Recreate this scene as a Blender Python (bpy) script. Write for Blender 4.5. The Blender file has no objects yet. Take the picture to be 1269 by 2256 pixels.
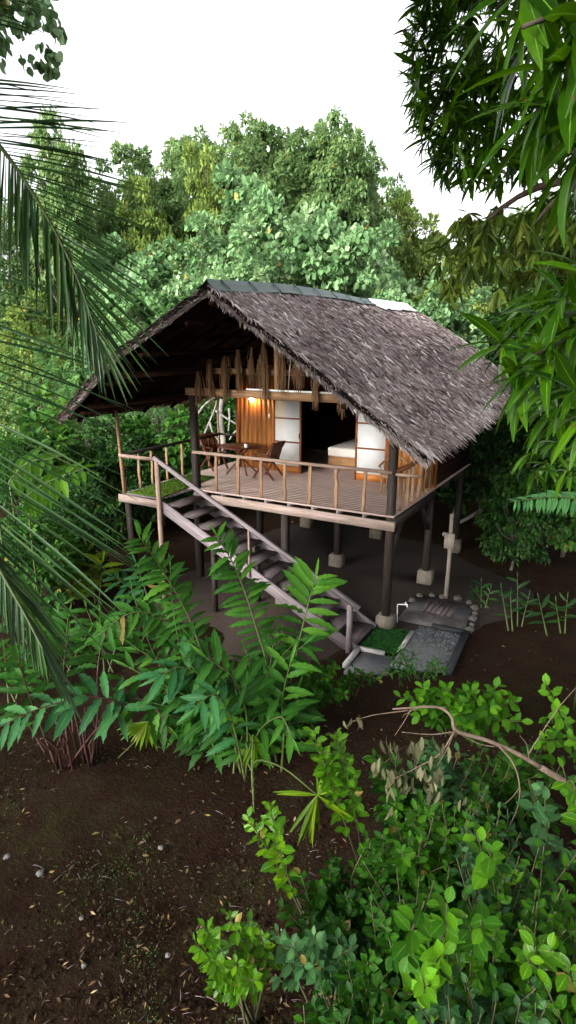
import bpy, math
import numpy as np
from mathutils import Vector

RS = np.random.RandomState
C = bpy.context.scene.collection
sc = bpy.context.scene

# ------------------------------------------------------------------ camera frame
CAM = np.array([8.95, -11.25, 5.80])
YAW, PITCH, F, CX, CY = -0.5137, -0.2665, 1310.0, 634.5, 1128.0
FW = np.array([math.sin(YAW)*math.cos(PITCH), math.cos(YAW)*math.cos(PITCH), math.sin(PITCH)])
RT = np.array([math.cos(YAW), -math.sin(YAW), 0.0])
UP = np.cross(RT, FW)


def at(px, py, d):
    """world point that lies d metres deep in the direction of a photo pixel"""
    return CAM + d*(FW + RT*(px-CX)/F - UP*(py-CY)/F)


def gat(px, py, z=0.0):
    v = FW + RT*(px-CX)/F - UP*(py-CY)/F
    return CAM + v*((z-CAM[2])/v[2])


# ------------------------------------------------------------------ object helpers
def tag(o, label=None, cat=None, group=None, kind=None):
    for k, v in (('label', label), ('category', cat), ('group', group), ('kind', kind)):
        if v:
            o[k] = v
    return o


def empty(name, loc, label, cat, group=None):
    o = bpy.data.objects.new(name, None)
    C.objects.link(o)
    o.location = loc
    o.empty_display_size = .2
    return tag(o, label, cat, group)


def link(name, me, mat, parent=None, world=True):
    o = bpy.data.objects.new(name, me)
    C.objects.link(o)
    if mat is not None and not me.materials:
        me.materials.append(mat)
    if parent is not None:
        o.parent = parent
        if world:                       # mesh was built in world coordinates
            off = Vector((0, 0, 0))
            q = parent
            while q is not None:
                off += q.location
                q = q.parent
            o.location = -off
    return o


def copy_tree(o, parent=None):
    c = o.copy()
    C.objects.link(c)
    if parent is not None:
        c.parent = parent
    for ch in [x for x in bpy.data.objects if x.parent == o]:
        copy_tree(ch, c)
    return c


def npmesh(name, V, Q, UV=None, T=None, smooth=False):
    """V (n,3), Q (m,4) quads, UV (m*4,2), T (n) tint"""
    me = bpy.data.meshes.new(name)
    n, m = len(V), len(Q)
    me.vertices.add(n)
    me.vertices.foreach_set('co', np.ascontiguousarray(V, dtype=np.float32).ravel())
    me.loops.add(m*4)
    me.loops.foreach_set('vertex_index', np.ascontiguousarray(Q, dtype=np.int32).ravel())
    me.polygons.add(m)
    me.polygons.foreach_set('loop_start', np.arange(m, dtype=np.int32)*4)
    if smooth:
        me.polygons.foreach_set('use_smooth', np.ones(m, dtype=bool))
    if UV is not None:
        l = me.uv_layers.new(name='UVMap')
        l.data.foreach_set('uv', np.ascontiguousarray(UV, dtype=np.float32).ravel())
    if T is not None:
        a = me.attributes.new('tint', 'FLOAT', 'POINT')
        a.data.foreach_set('value', np.ascontiguousarray(T, dtype=np.float32))
    me.update(calc_edges=True)
    me.validate()
    return me


class MB:
    """collects boxes, beams, tubes into one quad mesh with grain uv and a tint per piece"""
    def __init__(s, seed=0):
        s.V, s.Q, s.U, s.T, s.n = [], [], [], [], 0
        s.r = RS(seed+11)

    def add(s, V, Q, U, t):
        V = np.asarray(V, float)
        s.V.append(V)
        s.Q.append(np.asarray(Q, int)+s.n)
        s.U.append(np.asarray(U, float).reshape(-1, 2))
        s.T.append(np.full(len(V), t, float))
        s.n += len(V)

    def hexa(s, P, t=None, L=None):
        """8 corners: 0-3 one end, 4-7 other end (grain runs 0->4)"""
        P = np.asarray(P, float)
        t = s.r.rand() if t is None else t
        L = np.linalg.norm(P[4]-P[0]) if L is None else L
        a = np.linalg.norm(P[1]-P[0])
        b = np.linalg.norm(P[3]-P[0])
        o = s.r.rand(2)*7
        Q, U = [], []
        per = [0, a, a+b, 2*a+b, 2*a+2*b]
        for i in range(4):
            j = (i+1) % 4
            Q.append([i, j, j+4, i+4])
            U += [[per[i], 0], [per[i+1], 0], [per[i+1], L], [per[i], L]]
        Q.append([3, 2, 1, 0])
        U += [[0, 0], [a, 0], [a, b*.1], [0, b*.1]]
        Q.append([4, 5, 6, 7])
        U += [[0, 0], [a, 0], [a, b*.1], [0, b*.1]]
        s.add(P, Q, np.array(U)+o, t)

    def beam(s, a, b, w, h, up=(0, 0, 1), t=None, w2=None, h2=None):
        a, b = np.asarray(a, float), np.asarray(b, float)
        d = b-a
        d = d/np.linalg.norm(d)
        u = np.asarray(up, float)
        sd = np.cross(d, u)
        if np.linalg.norm(sd) < 1e-4:
            sd = np.cross(d, (0, 1, 0))
        sd /= np.linalg.norm(sd)
        u = np.cross(sd, d)
        w2, h2 = w2 or w, h2 or h
        P = [a-sd*w/2-u*h/2, a+sd*w/2-u*h/2, a+sd*w/2+u*h/2, a-sd*w/2+u*h/2,
             b-sd*w2/2-u*h2/2, b+sd*w2/2-u*h2/2, b+sd*w2/2+u*h2/2, b-sd*w2/2+u*h2/2]
        s.hexa(P, t)

    def box(s, x0, x1, y0, y1, z0, z1, t=None):
        d = [x1-x0, y1-y0, z1-z0]
        k = int(np.argmax(d))
        if k == 0:
            P = [(x0, y0, z0), (x0, y1, z0), (x0, y1, z1), (x0, y0, z1), (x1, y0, z0), (x1, y1, z0), (x1, y1, z1), (x1, y0, z1)]
        elif k == 1:
            P = [(x1, y0, z0), (x0, y0, z0), (x0, y0, z1), (x1, y0, z1), (x1, y1, z0), (x0, y1, z0), (x0, y1, z1), (x1, y1, z1)]
        else:
            P = [(x0, y0, z0), (x1, y0, z0), (x1, y1, z0), (x0, y1, z0), (x0, y0, z1), (x1, y0, z1), (x1, y1, z1), (x0, y1, z1)]
        # orient outward
        P = np.array(P, float)
        if np.dot(np.cross(P[1]-P[0], P[3]-P[0]), P[4]-P[0]) < 0:
            P = P[[0, 3, 2, 1, 4, 7, 6, 5]]
        s.hexa(P, t)

    def tube(s, pts, rad, n=7, t=None, wob=0.0, cap=True, sq=1.0):
        pts = np.asarray(pts, float)
        k = len(pts)
        rad = np.broadcast_to(np.asarray(rad, float), (k,)).copy()
        t = s.r.rand() if t is None else t
        tan = np.gradient(pts, axis=0)
        tan /= np.linalg.norm(tan, axis=1)[:, None]+1e-12
        ref = np.array([0, 0, 1.0]) if abs(tan[0][2]) < .9 else np.array([1.0, 0, 0])
        A = np.cross(tan[0], ref)
        A /= np.linalg.norm(A)
        V = []
        for i in range(k):
            A = A-tan[i]*np.dot(A, tan[i])
            A /= np.linalg.norm(A)
            B = np.cross(tan[i], A)
            th = np.arange(n)*2*math.pi/n
            rr = rad[i]*(1+wob*(s.r.rand(n)-.5))
            V.append(pts[i]+np.outer(rr*np.cos(th), A)+np.outer(rr*np.sin(th)*sq, B))
        V = np.concatenate(V)
        ln = np.concatenate([[0], np.cumsum(np.linalg.norm(np.diff(pts, axis=0), axis=1))])
        o = s.r.rand(2)*7
        Q, U = [], []
        c = 2*math.pi*rad.max()/n
        for i in range(k-1):
            for j in range(n):
                j2 = (j+1) % n
                Q.append([i*n+j, i*n+j2, (i+1)*n+j2, (i+1)*n+j])
                U += [[j*c, ln[i]], [(j+1)*c, ln[i]], [(j+1)*c, ln[i+1]], [j*c, ln[i+1]]]
        if cap and n >= 4:
            for base, rev in ((0, True), ((k-1)*n, False)):
                for j in range(1, n-2, 2):
                    q = [base, base+j, base+j+1, base+min(j+2, n-1)]
                    if q[2] == q[3]:
                        continue
                    Q.append(q[::-1] if rev else q)
                    U += [[0, 0], [c, 0], [c, c], [0, c]]
        s.add(V, Q, np.array(U)+o, t)

    def build(s, name, mat, parent=None, smooth=False):
        me = npmesh(name, np.concatenate(s.V), np.concatenate(s.Q), np.concatenate(s.U), np.concatenate(s.T), smooth)
        return link(name, me, mat, parent)


def bez(pts, n):
    """Catmull-like smooth path through pts"""
    pts = np.asarray(pts, float)
    k = len(pts)
    out = []
    for u in np.linspace(0, k-1, n):
        i = min(int(u), k-2)
        f = u-i
        p1, p2 = pts[i], pts[i+1]
        p0 = pts[i-1] if i > 0 else 2*p1-p2
        p3 = pts[i+2] if i+2 < k else 2*p2-p1
        out.append(.5*((2*p1)+(-p0+p2)*f+(2*p0-5*p1+4*p2-p3)*f*f+(-p0+3*p1-3*p2+p3)*f**3))
    return np.array(out)


# ------------------------------------------------------------------ leaf templates and scatter
def leaf_tmpl(prof, fold=.25, curl=.15, wave=0.0):
    """prof: half widths at equal steps along the leaf (base..tip)"""
    n = len(prof)-1
    V, Q, U = [], [], []
    for i, w in enumerate(prof):
        t = i/n
        z = -curl*t*t
        wv = wave*math.sin(i*2.4)
        V += [(-w, t, z+fold*w+wv*w), (0, t, z), (w, t, z+fold*w-wv*w)]
    for i in range(n):
        a = i*3
        for k in (0, 1):
            Q.append([a+k, a+k+1, a+k+4, a+k+3])
            U += [[k*.5, i/n], [k*.5+.5, i/n], [k*.5+.5, (i+1)/n], [k*.5, (i+1)/n]]
    return np.array(V, float), np.array(Q), np.array(U, float)


OVATE = leaf_tmpl([.03, .22, .3, .24, .02], .3, .12)
OVATE_S = leaf_tmpl([.04, .3, .03], .3, .1)
ROUND = leaf_tmpl([.2, .5, .46, .04], .2, .15)
MANGO = leaf_tmpl([.02, .07, .095, .09, .06, .008], .35, .28)
LANCE = leaf_tmpl([.02, .07, .12, .135, .125, .09, .04, .004], .3, .22, .12)
GINGER = leaf_tmpl([.02, .05, .095, .10, .128, .118, .135, .115, .12, .085, .075, .035, .004], .3, .42, .35)
BLADE = leaf_tmpl([.5, .4, .08], .0, .1)


def nrm(a):
    return a/(np.linalg.norm(a, axis=-1, keepdims=True)+1e-12)


def leaves_mesh(name, tm, P, Y, N, L, W, T):
    V0, Q0, U0 = tm
    P, Y, N = np.asarray(P, float), nrm(np.asarray(Y, float)), np.asarray(N, float)
    k = len(P)
    L = np.broadcast_to(L, (k,))
    W = np.broadcast_to(W, (k,))
    T = np.broadcast_to(T, (k,)).astype(float).copy()
    if tm is not BLADE:
        T[RS(k).rand(k) < .009] = 2.0
    X = nrm(np.cross(Y, N))
    Z = np.cross(X, Y)
    V = (P[:, None, :] + V0[None, :, 0:1]*(L*W)[:, None, None]*X[:, None, :]
         + V0[None, :, 1:2]*L[:, None, None]*Y[:, None, :] + V0[None, :, 2:3]*L[:, None, None]*Z[:, None, :])
    nv = len(V0)
    Q = (Q0[None]+(np.arange(k)*nv)[:, None, None]).reshape(-1, 4)
    U = np.tile(U0, (k, 1))
    return npmesh(name, V.reshape(-1, 3), Q, U, np.repeat(T, nv), smooth=True)


class Leaves:
    def __init__(s):
        s.P, s.Y, s.N, s.L, s.W, s.T = [], [], [], [], [], []

    def add(s, p, y, n, l, w=1.0, t=.5):
        s.P.append(p); s.Y.append(y); s.N.append(n); s.L.append(l); s.W.append(w); s.T.append(t)

    def extend(s, P, Y, N, L, W, T):
        for a, b in ((s.P, P), (s.Y, Y), (s.N, N), (s.L, L), (s.W, W), (s.T, T)):
            a.extend(list(b))

    def mesh(s, name, tm):
        return leaves_mesh(name, tm, np.array(s.P), np.array(s.Y), np.array(s.N), np.array(s.L), np.array(s.W), np.array(s.T))


# ------------------------------------------------------------------ materials
def newmat(name):
    m = bpy.data.materials.new(name)
    m.use_nodes = True
    nt = m.node_tree
    nt.nodes.clear()
    out = nt.nodes.new('ShaderNodeOutputMaterial')
    return m, nt, out


def ramp(nt, fac, stops):
    r = nt.nodes.new('ShaderNodeValToRGB')
    e = r.color_ramp.elements
    while len(e) < len(stops):
        e.new(.5)
    for el, (p, c) in zip(e, stops):
        el.position = p
        el.color = (*c, 1)
    nt.links.new(fac, r.inputs[0])
    return r.outputs[0]


def noise(nt, vec, scale, detail=4, rough=.55):
    n = nt.nodes.new('ShaderNodeTexNoise')
    n.inputs['Scale'].default_value = scale
    n.inputs['Detail'].default_value = detail
    n.inputs['Roughness'].default_value = rough
    if vec is not None:
        nt.links.new(vec, n.inputs['Vector'])
    return n.outputs[0]


def mapping(nt, vec, scale):
    m = nt.nodes.new('ShaderNodeMapping')
    m.inputs['Scale'].default_value = scale
    nt.links.new(vec, m.inputs['Vector'])
    return m.outputs[0]


def math_(nt, op, a, b):
    n = nt.nodes.new('ShaderNodeMath')
    n.operation = op
    for i, v in enumerate((a, b)):
        if isinstance(v, (int, float)):
            n.inputs[i].default_value = v
        else:
            nt.links.new(v, n.inputs[i])
    return n.outputs[0]


def mixc(nt, fac, a, b, mode='MIX'):
    n = nt.nodes.new('ShaderNodeMix')
    n.data_type = 'RGBA'
    n.blend_type = mode
    for s, v in ((n.inputs[0], fac), (n.inputs[6], a), (n.inputs[7], b)):
        if isinstance(v, (int, float)):
            s.default_value = v
        elif isinstance(v, tuple):
            s.default_value = (*v, 1)
        else:
            nt.links.new(v, s)
    return n.outputs[2]


def attr(nt, name):
    n = nt.nodes.new('ShaderNodeAttribute')
    n.attribute_name = name
    return n.outputs['Fac']


def principled(nt, out, col, rough=.7, spec=.3, bump=None, bs=.3, bd=.02):
    p = nt.nodes.new('ShaderNodeBsdfPrincipled')
    if isinstance(col, tuple):
        p.inputs['Base Color'].default_value = (*col, 1)
    else:
        nt.links.new(col, p.inputs['Base Color'])
    if isinstance(rough, (int, float)):
        p.inputs['Roughness'].default_value = rough
    else:
        nt.links.new(rough, p.inputs['Roughness'])
    p.inputs['Specular IOR Level'].default_value = spec
    if bump is not None:
        b = nt.nodes.new('ShaderNodeBump')
        b.inputs['Strength'].default_value = bs
        b.inputs['Distance'].default_value = bd
        nt.links.new(bump, b.inputs['Height'])
        nt.links.new(b.outputs[0], p.inputs['Normal'])
    if out is not None:
        nt.links.new(p.outputs[0], out.inputs[0])
    return p


def wood(name, c0, c1, c2, rough=.75, gx=26, gy=1.6, spec=.25, tv=.35):
    m, nt, out = newmat(name)
    uv = nt.nodes.new('ShaderNodeUVMap').outputs[0]
    g = noise(nt, mapping(nt, uv, (gx, gy, 1)), 1.0, 6, .65)
    blot = noise(nt, mapping(nt, uv, (4, 1.1, 1)), 1.0, 3)
    col = ramp(nt, g, [(.3, c0), (.5, c1), (.72, c2)])
    t = attr(nt, 'tint')
    f = math_(nt, 'ADD', math_(nt, 'MULTIPLY', t, tv), math_(nt, 'ADD', math_(nt, 'MULTIPLY', blot, .5), .75-tv/2))
    mul = nt.nodes.new('ShaderNodeVectorMath')
    mul.operation = 'SCALE'
    nt.links.new(col, mul.inputs[0])
    nt.links.new(f, mul.inputs['Scale'])
    principled(nt, out, mul.outputs[0], rough, spec, g, .25, .01)
    return m


def leafmat(name, dark, mid, light, tr=.25, rough=.45, spec=.35, sat=1.25, vein=.25, rnd=.3, tcol=None):
    """tint attribute 0..1 picks dark..light; uv x=.5 is the midrib"""
    m, nt, out = newmat(name)
    t = attr(nt, 'tint')
    spec *= .42

    def sa(c):
        g = .3*c[0]+.55*c[1]+.15*c[2]
        return tuple(max(.002, g+(v-g)*sat) for v in c)
    dark, mid, light = sa(dark), sa(mid), sa(light)
    oi = nt.nodes.new('ShaderNodeObjectInfo').outputs['Random']
    tt = math_(nt, 'ADD', t, math_(nt, 'MULTIPLY', math_(nt, 'SUBTRACT', oi, .5), rnd))
    col = ramp(nt, tt, [(0.0, dark), (.5, mid), (1.0, light)])
    if vein > 0:
        uv = nt.nodes.new('ShaderNodeUVMap').outputs[0]
        sx = nt.nodes.new('ShaderNodeSeparateXYZ')
        nt.links.new(uv, sx.inputs[0])
        d = math_(nt, 'ABSOLUTE', math_(nt, 'SUBTRACT', sx.outputs[0], .5), 0)
        v = math_(nt, 'LESS_THAN', d, .03)
        col = mixc(nt, math_(nt, 'MULTIPLY', v, vein), col, tuple(min(1, c*1.9+.05) for c in light))
        blot = noise(nt, mapping(nt, uv, (5, 9, 1)), 1.0, 3)
        sc_ = nt.nodes.new('ShaderNodeVectorMath')
        sc_.operation = 'SCALE'
        nt.links.new(col, sc_.inputs[0])
        nt.links.new(math_(nt, 'ADD', math_(nt, 'MULTIPLY', blot, .7), .65), sc_.inputs['Scale'])
        col = sc_.outputs[0]
        geo = nt.nodes.new('ShaderNodeNewGeometry').outputs['Position']
        sp = noise(nt, geo, 38, 2)
        col = mixc(nt, math_(nt, 'GREATER_THAN', sp, .71), col, (.10, .065, .02))
    old = math_(nt, 'GREATER_THAN', t, 1.5)
    g = mid[1]*1.25
    col = mixc(nt, old, col, (g*1.25, g*.95, g*.22))
    p = principled(nt, None, col, rough, spec)
    tl = nt.nodes.new('ShaderNodeBsdfTranslucent')
    nt.links.new(mixc(nt, .5, col, tcol or tuple(c*1.3 for c in light)), tl.inputs[0])
    mx = nt.nodes.new('ShaderNodeMixShader')
    mx.inputs[0].default_value = tr
    nt.links.new(p.outputs[0], mx.inputs[1])
    nt.links.new(tl.outputs[0], mx.inputs[2])
    nt.links.new(mx.outputs[0], out.inputs[0])
    return m


def speck(name, c0, c1, scale=30, rough=.9, bump=.4, spec=.2, c2=None):
    m, nt, out = newmat(name)
    co = nt.nodes.new('ShaderNodeTexCoord').outputs['Object']
    n = noise(nt, co, scale, 6, .7)
    b = noise(nt, co, scale*.12, 3)
    col = ramp(nt, n, [(.3, c0), (.7, c1)])
    if c2:
        col = mixc(nt, ramp(nt, b, [(.45, (0, 0, 0)), (.65, (1, 1, 1))]), col, c2)
    principled(nt, out, col, rough, spec, n, bump, .01)
    return m


M = {}
M['orange'] = wood('orange_cladding', (.20, .070, .016), (.35, .135, .034), (.46, .20, .06), .42, 14, 1.0, .35, .5)
M['trim'] = wood('brown_trim', (.12, .040, .014), (.20, .070, .024), (.28, .11, .04), .5)
M['kick'] = wood('kick_panel', (.28, .085, .016), (.40, .14, .028), (.5, .2, .05), .45, 14, 1.0, .35)
M['grey'] = wood('weathered_wood', (0.0864, 0.0684, 0.0720), (0.1512, 0.1260, 0.1296), (0.2376, 0.2088, 0.2088), .85)
M['tread'] = wood('tread_wood', (0.0382, 0.0289, 0.0298), (0.0723, 0.0561, 0.0561), (0.1190, 0.0978, 0.0978), .85)
M['pale'] = wood('pale_beam', (0.1700, 0.1190, 0.0978), (0.2890, 0.2167, 0.1827), (0.3910, 0.3145, 0.2720), .85)
M['beam'] = wood('brown_beam', (.14, .075, .035), (.24, .135, .068), (.34, .21, .11), .8)
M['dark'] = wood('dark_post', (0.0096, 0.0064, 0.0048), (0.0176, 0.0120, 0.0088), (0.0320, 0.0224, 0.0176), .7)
M['stick'] = wood('split_stick', (0.0880, 0.0440, 0.0224), (0.2160, 0.1280, 0.0720), (0.3520, 0.2400, 0.1520), .85, 40, 1.2)
M['rail'] = wood('hand_rail', (0.1200, 0.0750, 0.0562), (0.2100, 0.1425, 0.1087), (0.3000, 0.2250, 0.1875), .8)
M['deck'] = wood('deck_floor', (0.2550, 0.1827, 0.1573), (0.3400, 0.2550, 0.2210), (0.4080, 0.3145, 0.2762), .55, 10, .8, .3, .09)
M['mahog'] = wood('mahogany', (.045, .012, .006), (.085, .022, .010), (.13, .04, .018), .45, 20, 1.2, .4)
M['rattan'] = wood('rattan', (.15, .08, .035), (.25, .14, .07), (.35, .22, .12), .6)
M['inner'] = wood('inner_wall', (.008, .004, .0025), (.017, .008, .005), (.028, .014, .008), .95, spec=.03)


def simple(name, col, rough=.7, spec=.3, sc_=12, var=.15):
    return speck(name, tuple(c*(1-var) for c in col), tuple(c*(1+var) for c in col), sc_, rough, .15, spec)


M['paper'] = simple('shoji_paper', (.62, .63, .62), .9, .1, 3, .03)
M['linen'] = simple('bed_linen', (.72, .66, .60), .9, .1, 6, .05)
M['bedbase'] = wood('bed_base', (.25, .12, .05), (.36, .19, .085), (.45, .26, .13), .7)
M['greenmetal'] = simple('green_metal', (.022, .055, .042), .45, .5, 4, .25)
M['whitemetal'] = simple('bare_metal', (.75, .76, .78), .5, .5, 4, .06)
M['concrete'] = speck('concrete', (0.0728, 0.0616, 0.0476), (0.1512, 0.1316, 0.1092), 9, .9, .6, .1, (.075, .06, .045))
M['pad'] = speck('pad_concrete', (.055, .052, .052), (.105, .10, .10), 14, .9, .6, .1, (.038, .034, .03))
M['gravelm'] = speck('grey_gravel', (.045, .047, .048), (.17, .178, .182), 55, .95, 1.0, .15)
M['white'] = simple('white_plastic', (.78, .78, .76), .5)
M['kerb'] = speck('pale_kerb', (.26, .24, .23), (.40, .38, .37), 20, .9, .3)
M['blackwood'] = simple('black_edging', (.012, .013, .016), .8)
M['coral'] = speck('coral_stone', (0.0360, 0.0330, 0.0300), (0.1620, 0.1530, 0.1440), 40, .95, .8)
M['stonem'] = speck('pad_stone', (0.0350, 0.0350, 0.0294), (0.0840, 0.0805, 0.0700), 20, .95, .8)
M['matgreen'] = speck('turf_mat', (0.0350, 0.0750, 0.0075), (0.0800, 0.1400, 0.0200), 60, .95, .6, .05)
M['matdark'] = speck('dark_turf_mat', (.010, .045, .010), (.024, .09, .02), 60, .95, .6, .05)
M['graywood'] = wood('grey_post', (.12, .10, .08), (.2, .17, .14), (.28, .25, .2), .9)
M['bark'] = speck('tree_bark', (0.0420, 0.0350, 0.0280), (0.1050, 0.0875, 0.0700), 9, .95, .8)
M['barkpale'] = speck('pale_bark', (0.0975, 0.0900, 0.0788), (0.2475, 0.2325, 0.2100), 9, .9, .5)
M['barkbrown'] = speck('brown_branch', (0.0600, 0.0390, 0.0270), (0.1440, 0.1050, 0.0780), 14, .9, .6)
M['fibre'] = wood('palm_fibre', (.07, .036, .016), (.14, .078, .038), (.22, .13, .07), .95, 60, 3)
M['stalk'] = simple('green_stalk', (0.0510, 0.0720, 0.0180), .5, .3, 20, .3)
M['palmstalk'] = simple('palm_stalk', (.04, .06, .018), .6, .2, 20, .3)
M['woody'] = simple('woody_stem', (.045, .045, .02), .8, .2, 20, .4)
M['redstalk'] = simple('red_stalk', (0.0375, 0.0125, 0.0090), .6, .3, 20, .4)


def thatchmat():
    m, nt, out = newmat('thatch')
    t = attr(nt, 'tint')
    co = nt.nodes.new('ShaderNodeTexCoord').outputs['Object']
    big = noise(nt, co, .8, 5, .65)
    fine = noise(nt, co, 9, 4, .7)
    col = ramp(nt, t, [(0, (.055, .038, .038)), (.35, (.215, .166, .154)), (.7, (.39, .325, .305)), (.9, (.58, .53, .50)), (1, (.78, .74, .70))])
    moss = mixc(nt, ramp(nt, big, [(.4, (0, 0, 0)), (.62, (.8, .8, .8))]), col, mixc(nt, .5, col, (.15, .10, .105)))
    sc_ = nt.nodes.new('ShaderNodeVectorMath')
    sc_.operation = 'SCALE'
    nt.links.new(moss, sc_.inputs[0])
    nt.links.new(math_(nt, 'ADD', math_(nt, 'MULTIPLY', fine, .9), .56), sc_.inputs['Scale'])
    principled(nt, out, sc_.outputs[0], .85, .2)
    return m


M['thatch'] = thatchmat()
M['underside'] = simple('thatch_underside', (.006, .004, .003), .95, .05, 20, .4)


def soilmat():
    m, nt, out = newmat('soil')
    co = nt.nodes.new('ShaderNodeTexCoord').outputs['Object']
    big = noise(nt, co, .35, 5, .6)
    mid = noise(nt, co, 2.2, 6, .65)
    fine = noise(nt, co, 22, 6, .7)
    base = ramp(nt, fine, [(.3, (.008, .0042, .0026)), (.6, (.019, .0100, .0063)), (.8, (.042, .026, .018))])
    col = mixc(nt, ramp(nt, mid, [(.35, (0, 0, 0)), (.7, (.7, .7, .7))]), base, mixc(nt, .5, base, (.026, .019, .014)))
    moss = ramp(nt, fine, [(.35, (.010, .012, .003)), (.7, (.034, .040, .008))])
    mk = math_(nt, 'MULTIPLY', ramp(nt, big, [(.45, (0, 0, 0)), (.75, (.8, .8, .8))]), ramp(nt, mid, [(.4, (0, 0, 0)), (.6, (.8, .8, .8))]))
    col = mixc(nt, mk, col, moss)
    principled(nt, out, col, 1.0, .02, math_(nt, 'ADD', fine, math_(nt, 'MULTIPLY', mid, 1.5)), .8, .05)
    return m


M['soil'] = soilmat()
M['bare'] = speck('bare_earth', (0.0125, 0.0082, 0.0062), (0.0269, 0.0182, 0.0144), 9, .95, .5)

M['hib'] = leafmat('hibiscus_leaf', (.058, .115, .050), (.138, .232, .112), (.32, .43, .25), tr=.25, rough=.45, spec=.35, vein=.12, rnd=.25)
M['olive'] = leafmat('olive_leaf', (.050, .092, .034), (.115, .192, .075), (.22, .31, .125), sat=1.1, tr=.4, rough=.5, spec=.3, vein=0, rnd=.35)
M['bush'] = leafmat('bush_leaf', (0.0098, 0.0336, 0.0084), (0.0360, 0.0920, 0.0224), (0.0990, 0.1890, 0.0495), tr=.25, rough=.45, spec=.35, vein=0, rnd=.35)
M['yellow'] = leafmat('yellowgreen_leaf', (.06, .105, .028), (.145, .21, .055), (.26, .33, .10), tr=.3, rough=.5, spec=.3, vein=0, rnd=.3, sat=1.1)
M['feather'] = leafmat('feathery_leaf', (.040, .095, .040), (.100, .20, .080), (.20, .32, .13), tr=.3, rough=.5, spec=.3, vein=0, rnd=.3)
M['ginger'] = leafmat('ginger_leaf', (0.0069, 0.0237, 0.0050), (0.0239, 0.0718, 0.0157), (0.0780, 0.1680, 0.0360), tr=.3, rough=.55, spec=.25, vein=.2, rnd=.2)
M['gingert'] = leafmat('ginger_leaf_blue', (0.0077, 0.0273, 0.0098), (0.0223, 0.0719, 0.0273), (0.0680, 0.1564, 0.0612), tr=.2, rough=.55, spec=.25, vein=.2, rnd=.2)
M['mango'] = leafmat('mango_leaf', (0.0065, 0.0222, 0.0037), (0.0308, 0.0758, 0.0090), (0.1070, 0.2142, 0.0245), tr=.38, rough=.35, spec=.45, vein=.5, rnd=.2)
M['mangoold'] = leafmat('old_mango_leaf', (.022, .042, .010), (.062, .098, .024), (.16, .20, .055), tr=.25, rough=.45, spec=.35, vein=.4, rnd=.2)
M['palm'] = leafmat('palm_leaflet', (0.0069, 0.0189, 0.0083), (0.0232, 0.0521, 0.0195), (0.0914, 0.1476, 0.0526), tr=.2, rough=.35, spec=.5, vein=.35, rnd=.1)
M['shrub'] = leafmat('shrub_leaf', (.006, .024, .004), (.026, .072, .011), (.085, .185, .030), tr=.25, rough=.55, spec=.25, vein=.2, rnd=.25)
M['shrubbright'] = leafmat('bright_shrub_leaf', (0.0180, 0.0496, 0.0036), (0.0476, 0.1141, 0.0095), (0.1599, 0.2460, 0.0307), tr=.3, rough=.4, spec=.4, vein=.3, rnd=.1)
M['shrubblue'] = leafmat('bluish_shrub_leaf', (.008, .024, .008), (.026, .062, .024), (.075, .14, .06), tr=.2, rough=.55, spec=.25, vein=.2, rnd=.2)
M['fanleaf'] = leafmat('fan_leaf', (0.0306, 0.0612, 0.0061), (0.0663, 0.1224, 0.0153), (0.2040, 0.2584, 0.0476), tr=.3, rough=.4, spec=.4, vein=.3, rnd=.1)
M['glossy'] = leafmat('shade_darkened_leaf', (.006, .018, .006), (.018, .045, .013), (.05, .095, .03), tr=.2, rough=.4, spec=.3, vein=0, rnd=.3)  # leaf colour darkened to stand in for canopy shade
M['hanging'] = leafmat('hanging_dead_leaf', (0.0225, 0.0250, 0.0110), (0.0600, 0.0625, 0.0275), (0.1500, 0.1400, 0.0750), tr=.25, rough=.6, spec=.2, vein=.2, rnd=.2, sat=.9)
M['dead'] = leafmat('dead_leaf', (.06, .04, .022), (.16, .115, .065), (.46, .41, .34), tr=.15, rough=.8, spec=.15, vein=.2, rnd=.2)

# ------------------------------------------------------------------ ground
rs = RS(5)


def ground():
    # dense near the house, coarse towards the horizon
    def axis(c0, lo, hi, step, far):
        a = np.arange(lo, hi+1e-6, step)
        g = [step*1.6]
        out1, out2 = [], []
        x, s = hi, step
        while x < far:
            s *= 1.5
            x += s
            out1.append(x)
        x, s = lo, step
        while x > -far:
            s *= 1.5
            x -= s
            out2.append(x)
        return np.array(out2[::-1]+list(a)+out1)
    xs = axis(0, -6, 13, .16, 900)
    ys = axis(0, -12, 8, .16, 900)
    X, Y = np.meshgrid(xs, ys, indexing='ij')
    r = RS(3)
    Z = np.zeros_like(X)
    for k in range(40):
        w = 2*math.pi/(.5+4.5*r.rand()**1.5)
        a = r.rand()*6.28
        Z += .0035*(6.28/w)**.8*np.sin(w*(X*math.cos(a)+Y*math.sin(a))+r.rand()*6.28)
    Z += (r.rand(*Z.shape)-.5)*.022
    flat = ((X > 3.6) & (X < 8) & (Y > -2.2) & (Y < 3))
    Z = np.where(flat, Z*.25-.02, Z)
    Z -= .03
    n, m = X.shape
    V = np.stack([X, Y, Z], -1).reshape(-1, 3)
    i, j = np.meshgrid(np.arange(n-1), np.arange(m-1), indexing='ij')
    a = (i*m+j).ravel()
    Q = np.stack([a, a+m, a+m+1, a+1], 1)
    o = link('ground', npmesh('ground', V, Q, smooth=True), M['soil'])
    tag(o, kind='structure')


ground()


def sheet(name, poly, z, mat, th=.05, kind=None, parent=None):
    """flat slab from a quad outline"""
    m = MB(len(name))
    p = [np.array([x, y, 0]) for x, y in poly]
    m.hexa([q+[0, 0, z-th] for q in p]+[q+[0, 0, z] for q in p], .5)
    o = m.build(name, mat, parent)
    if kind:
        tag(o, kind=kind)
    return o


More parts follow.
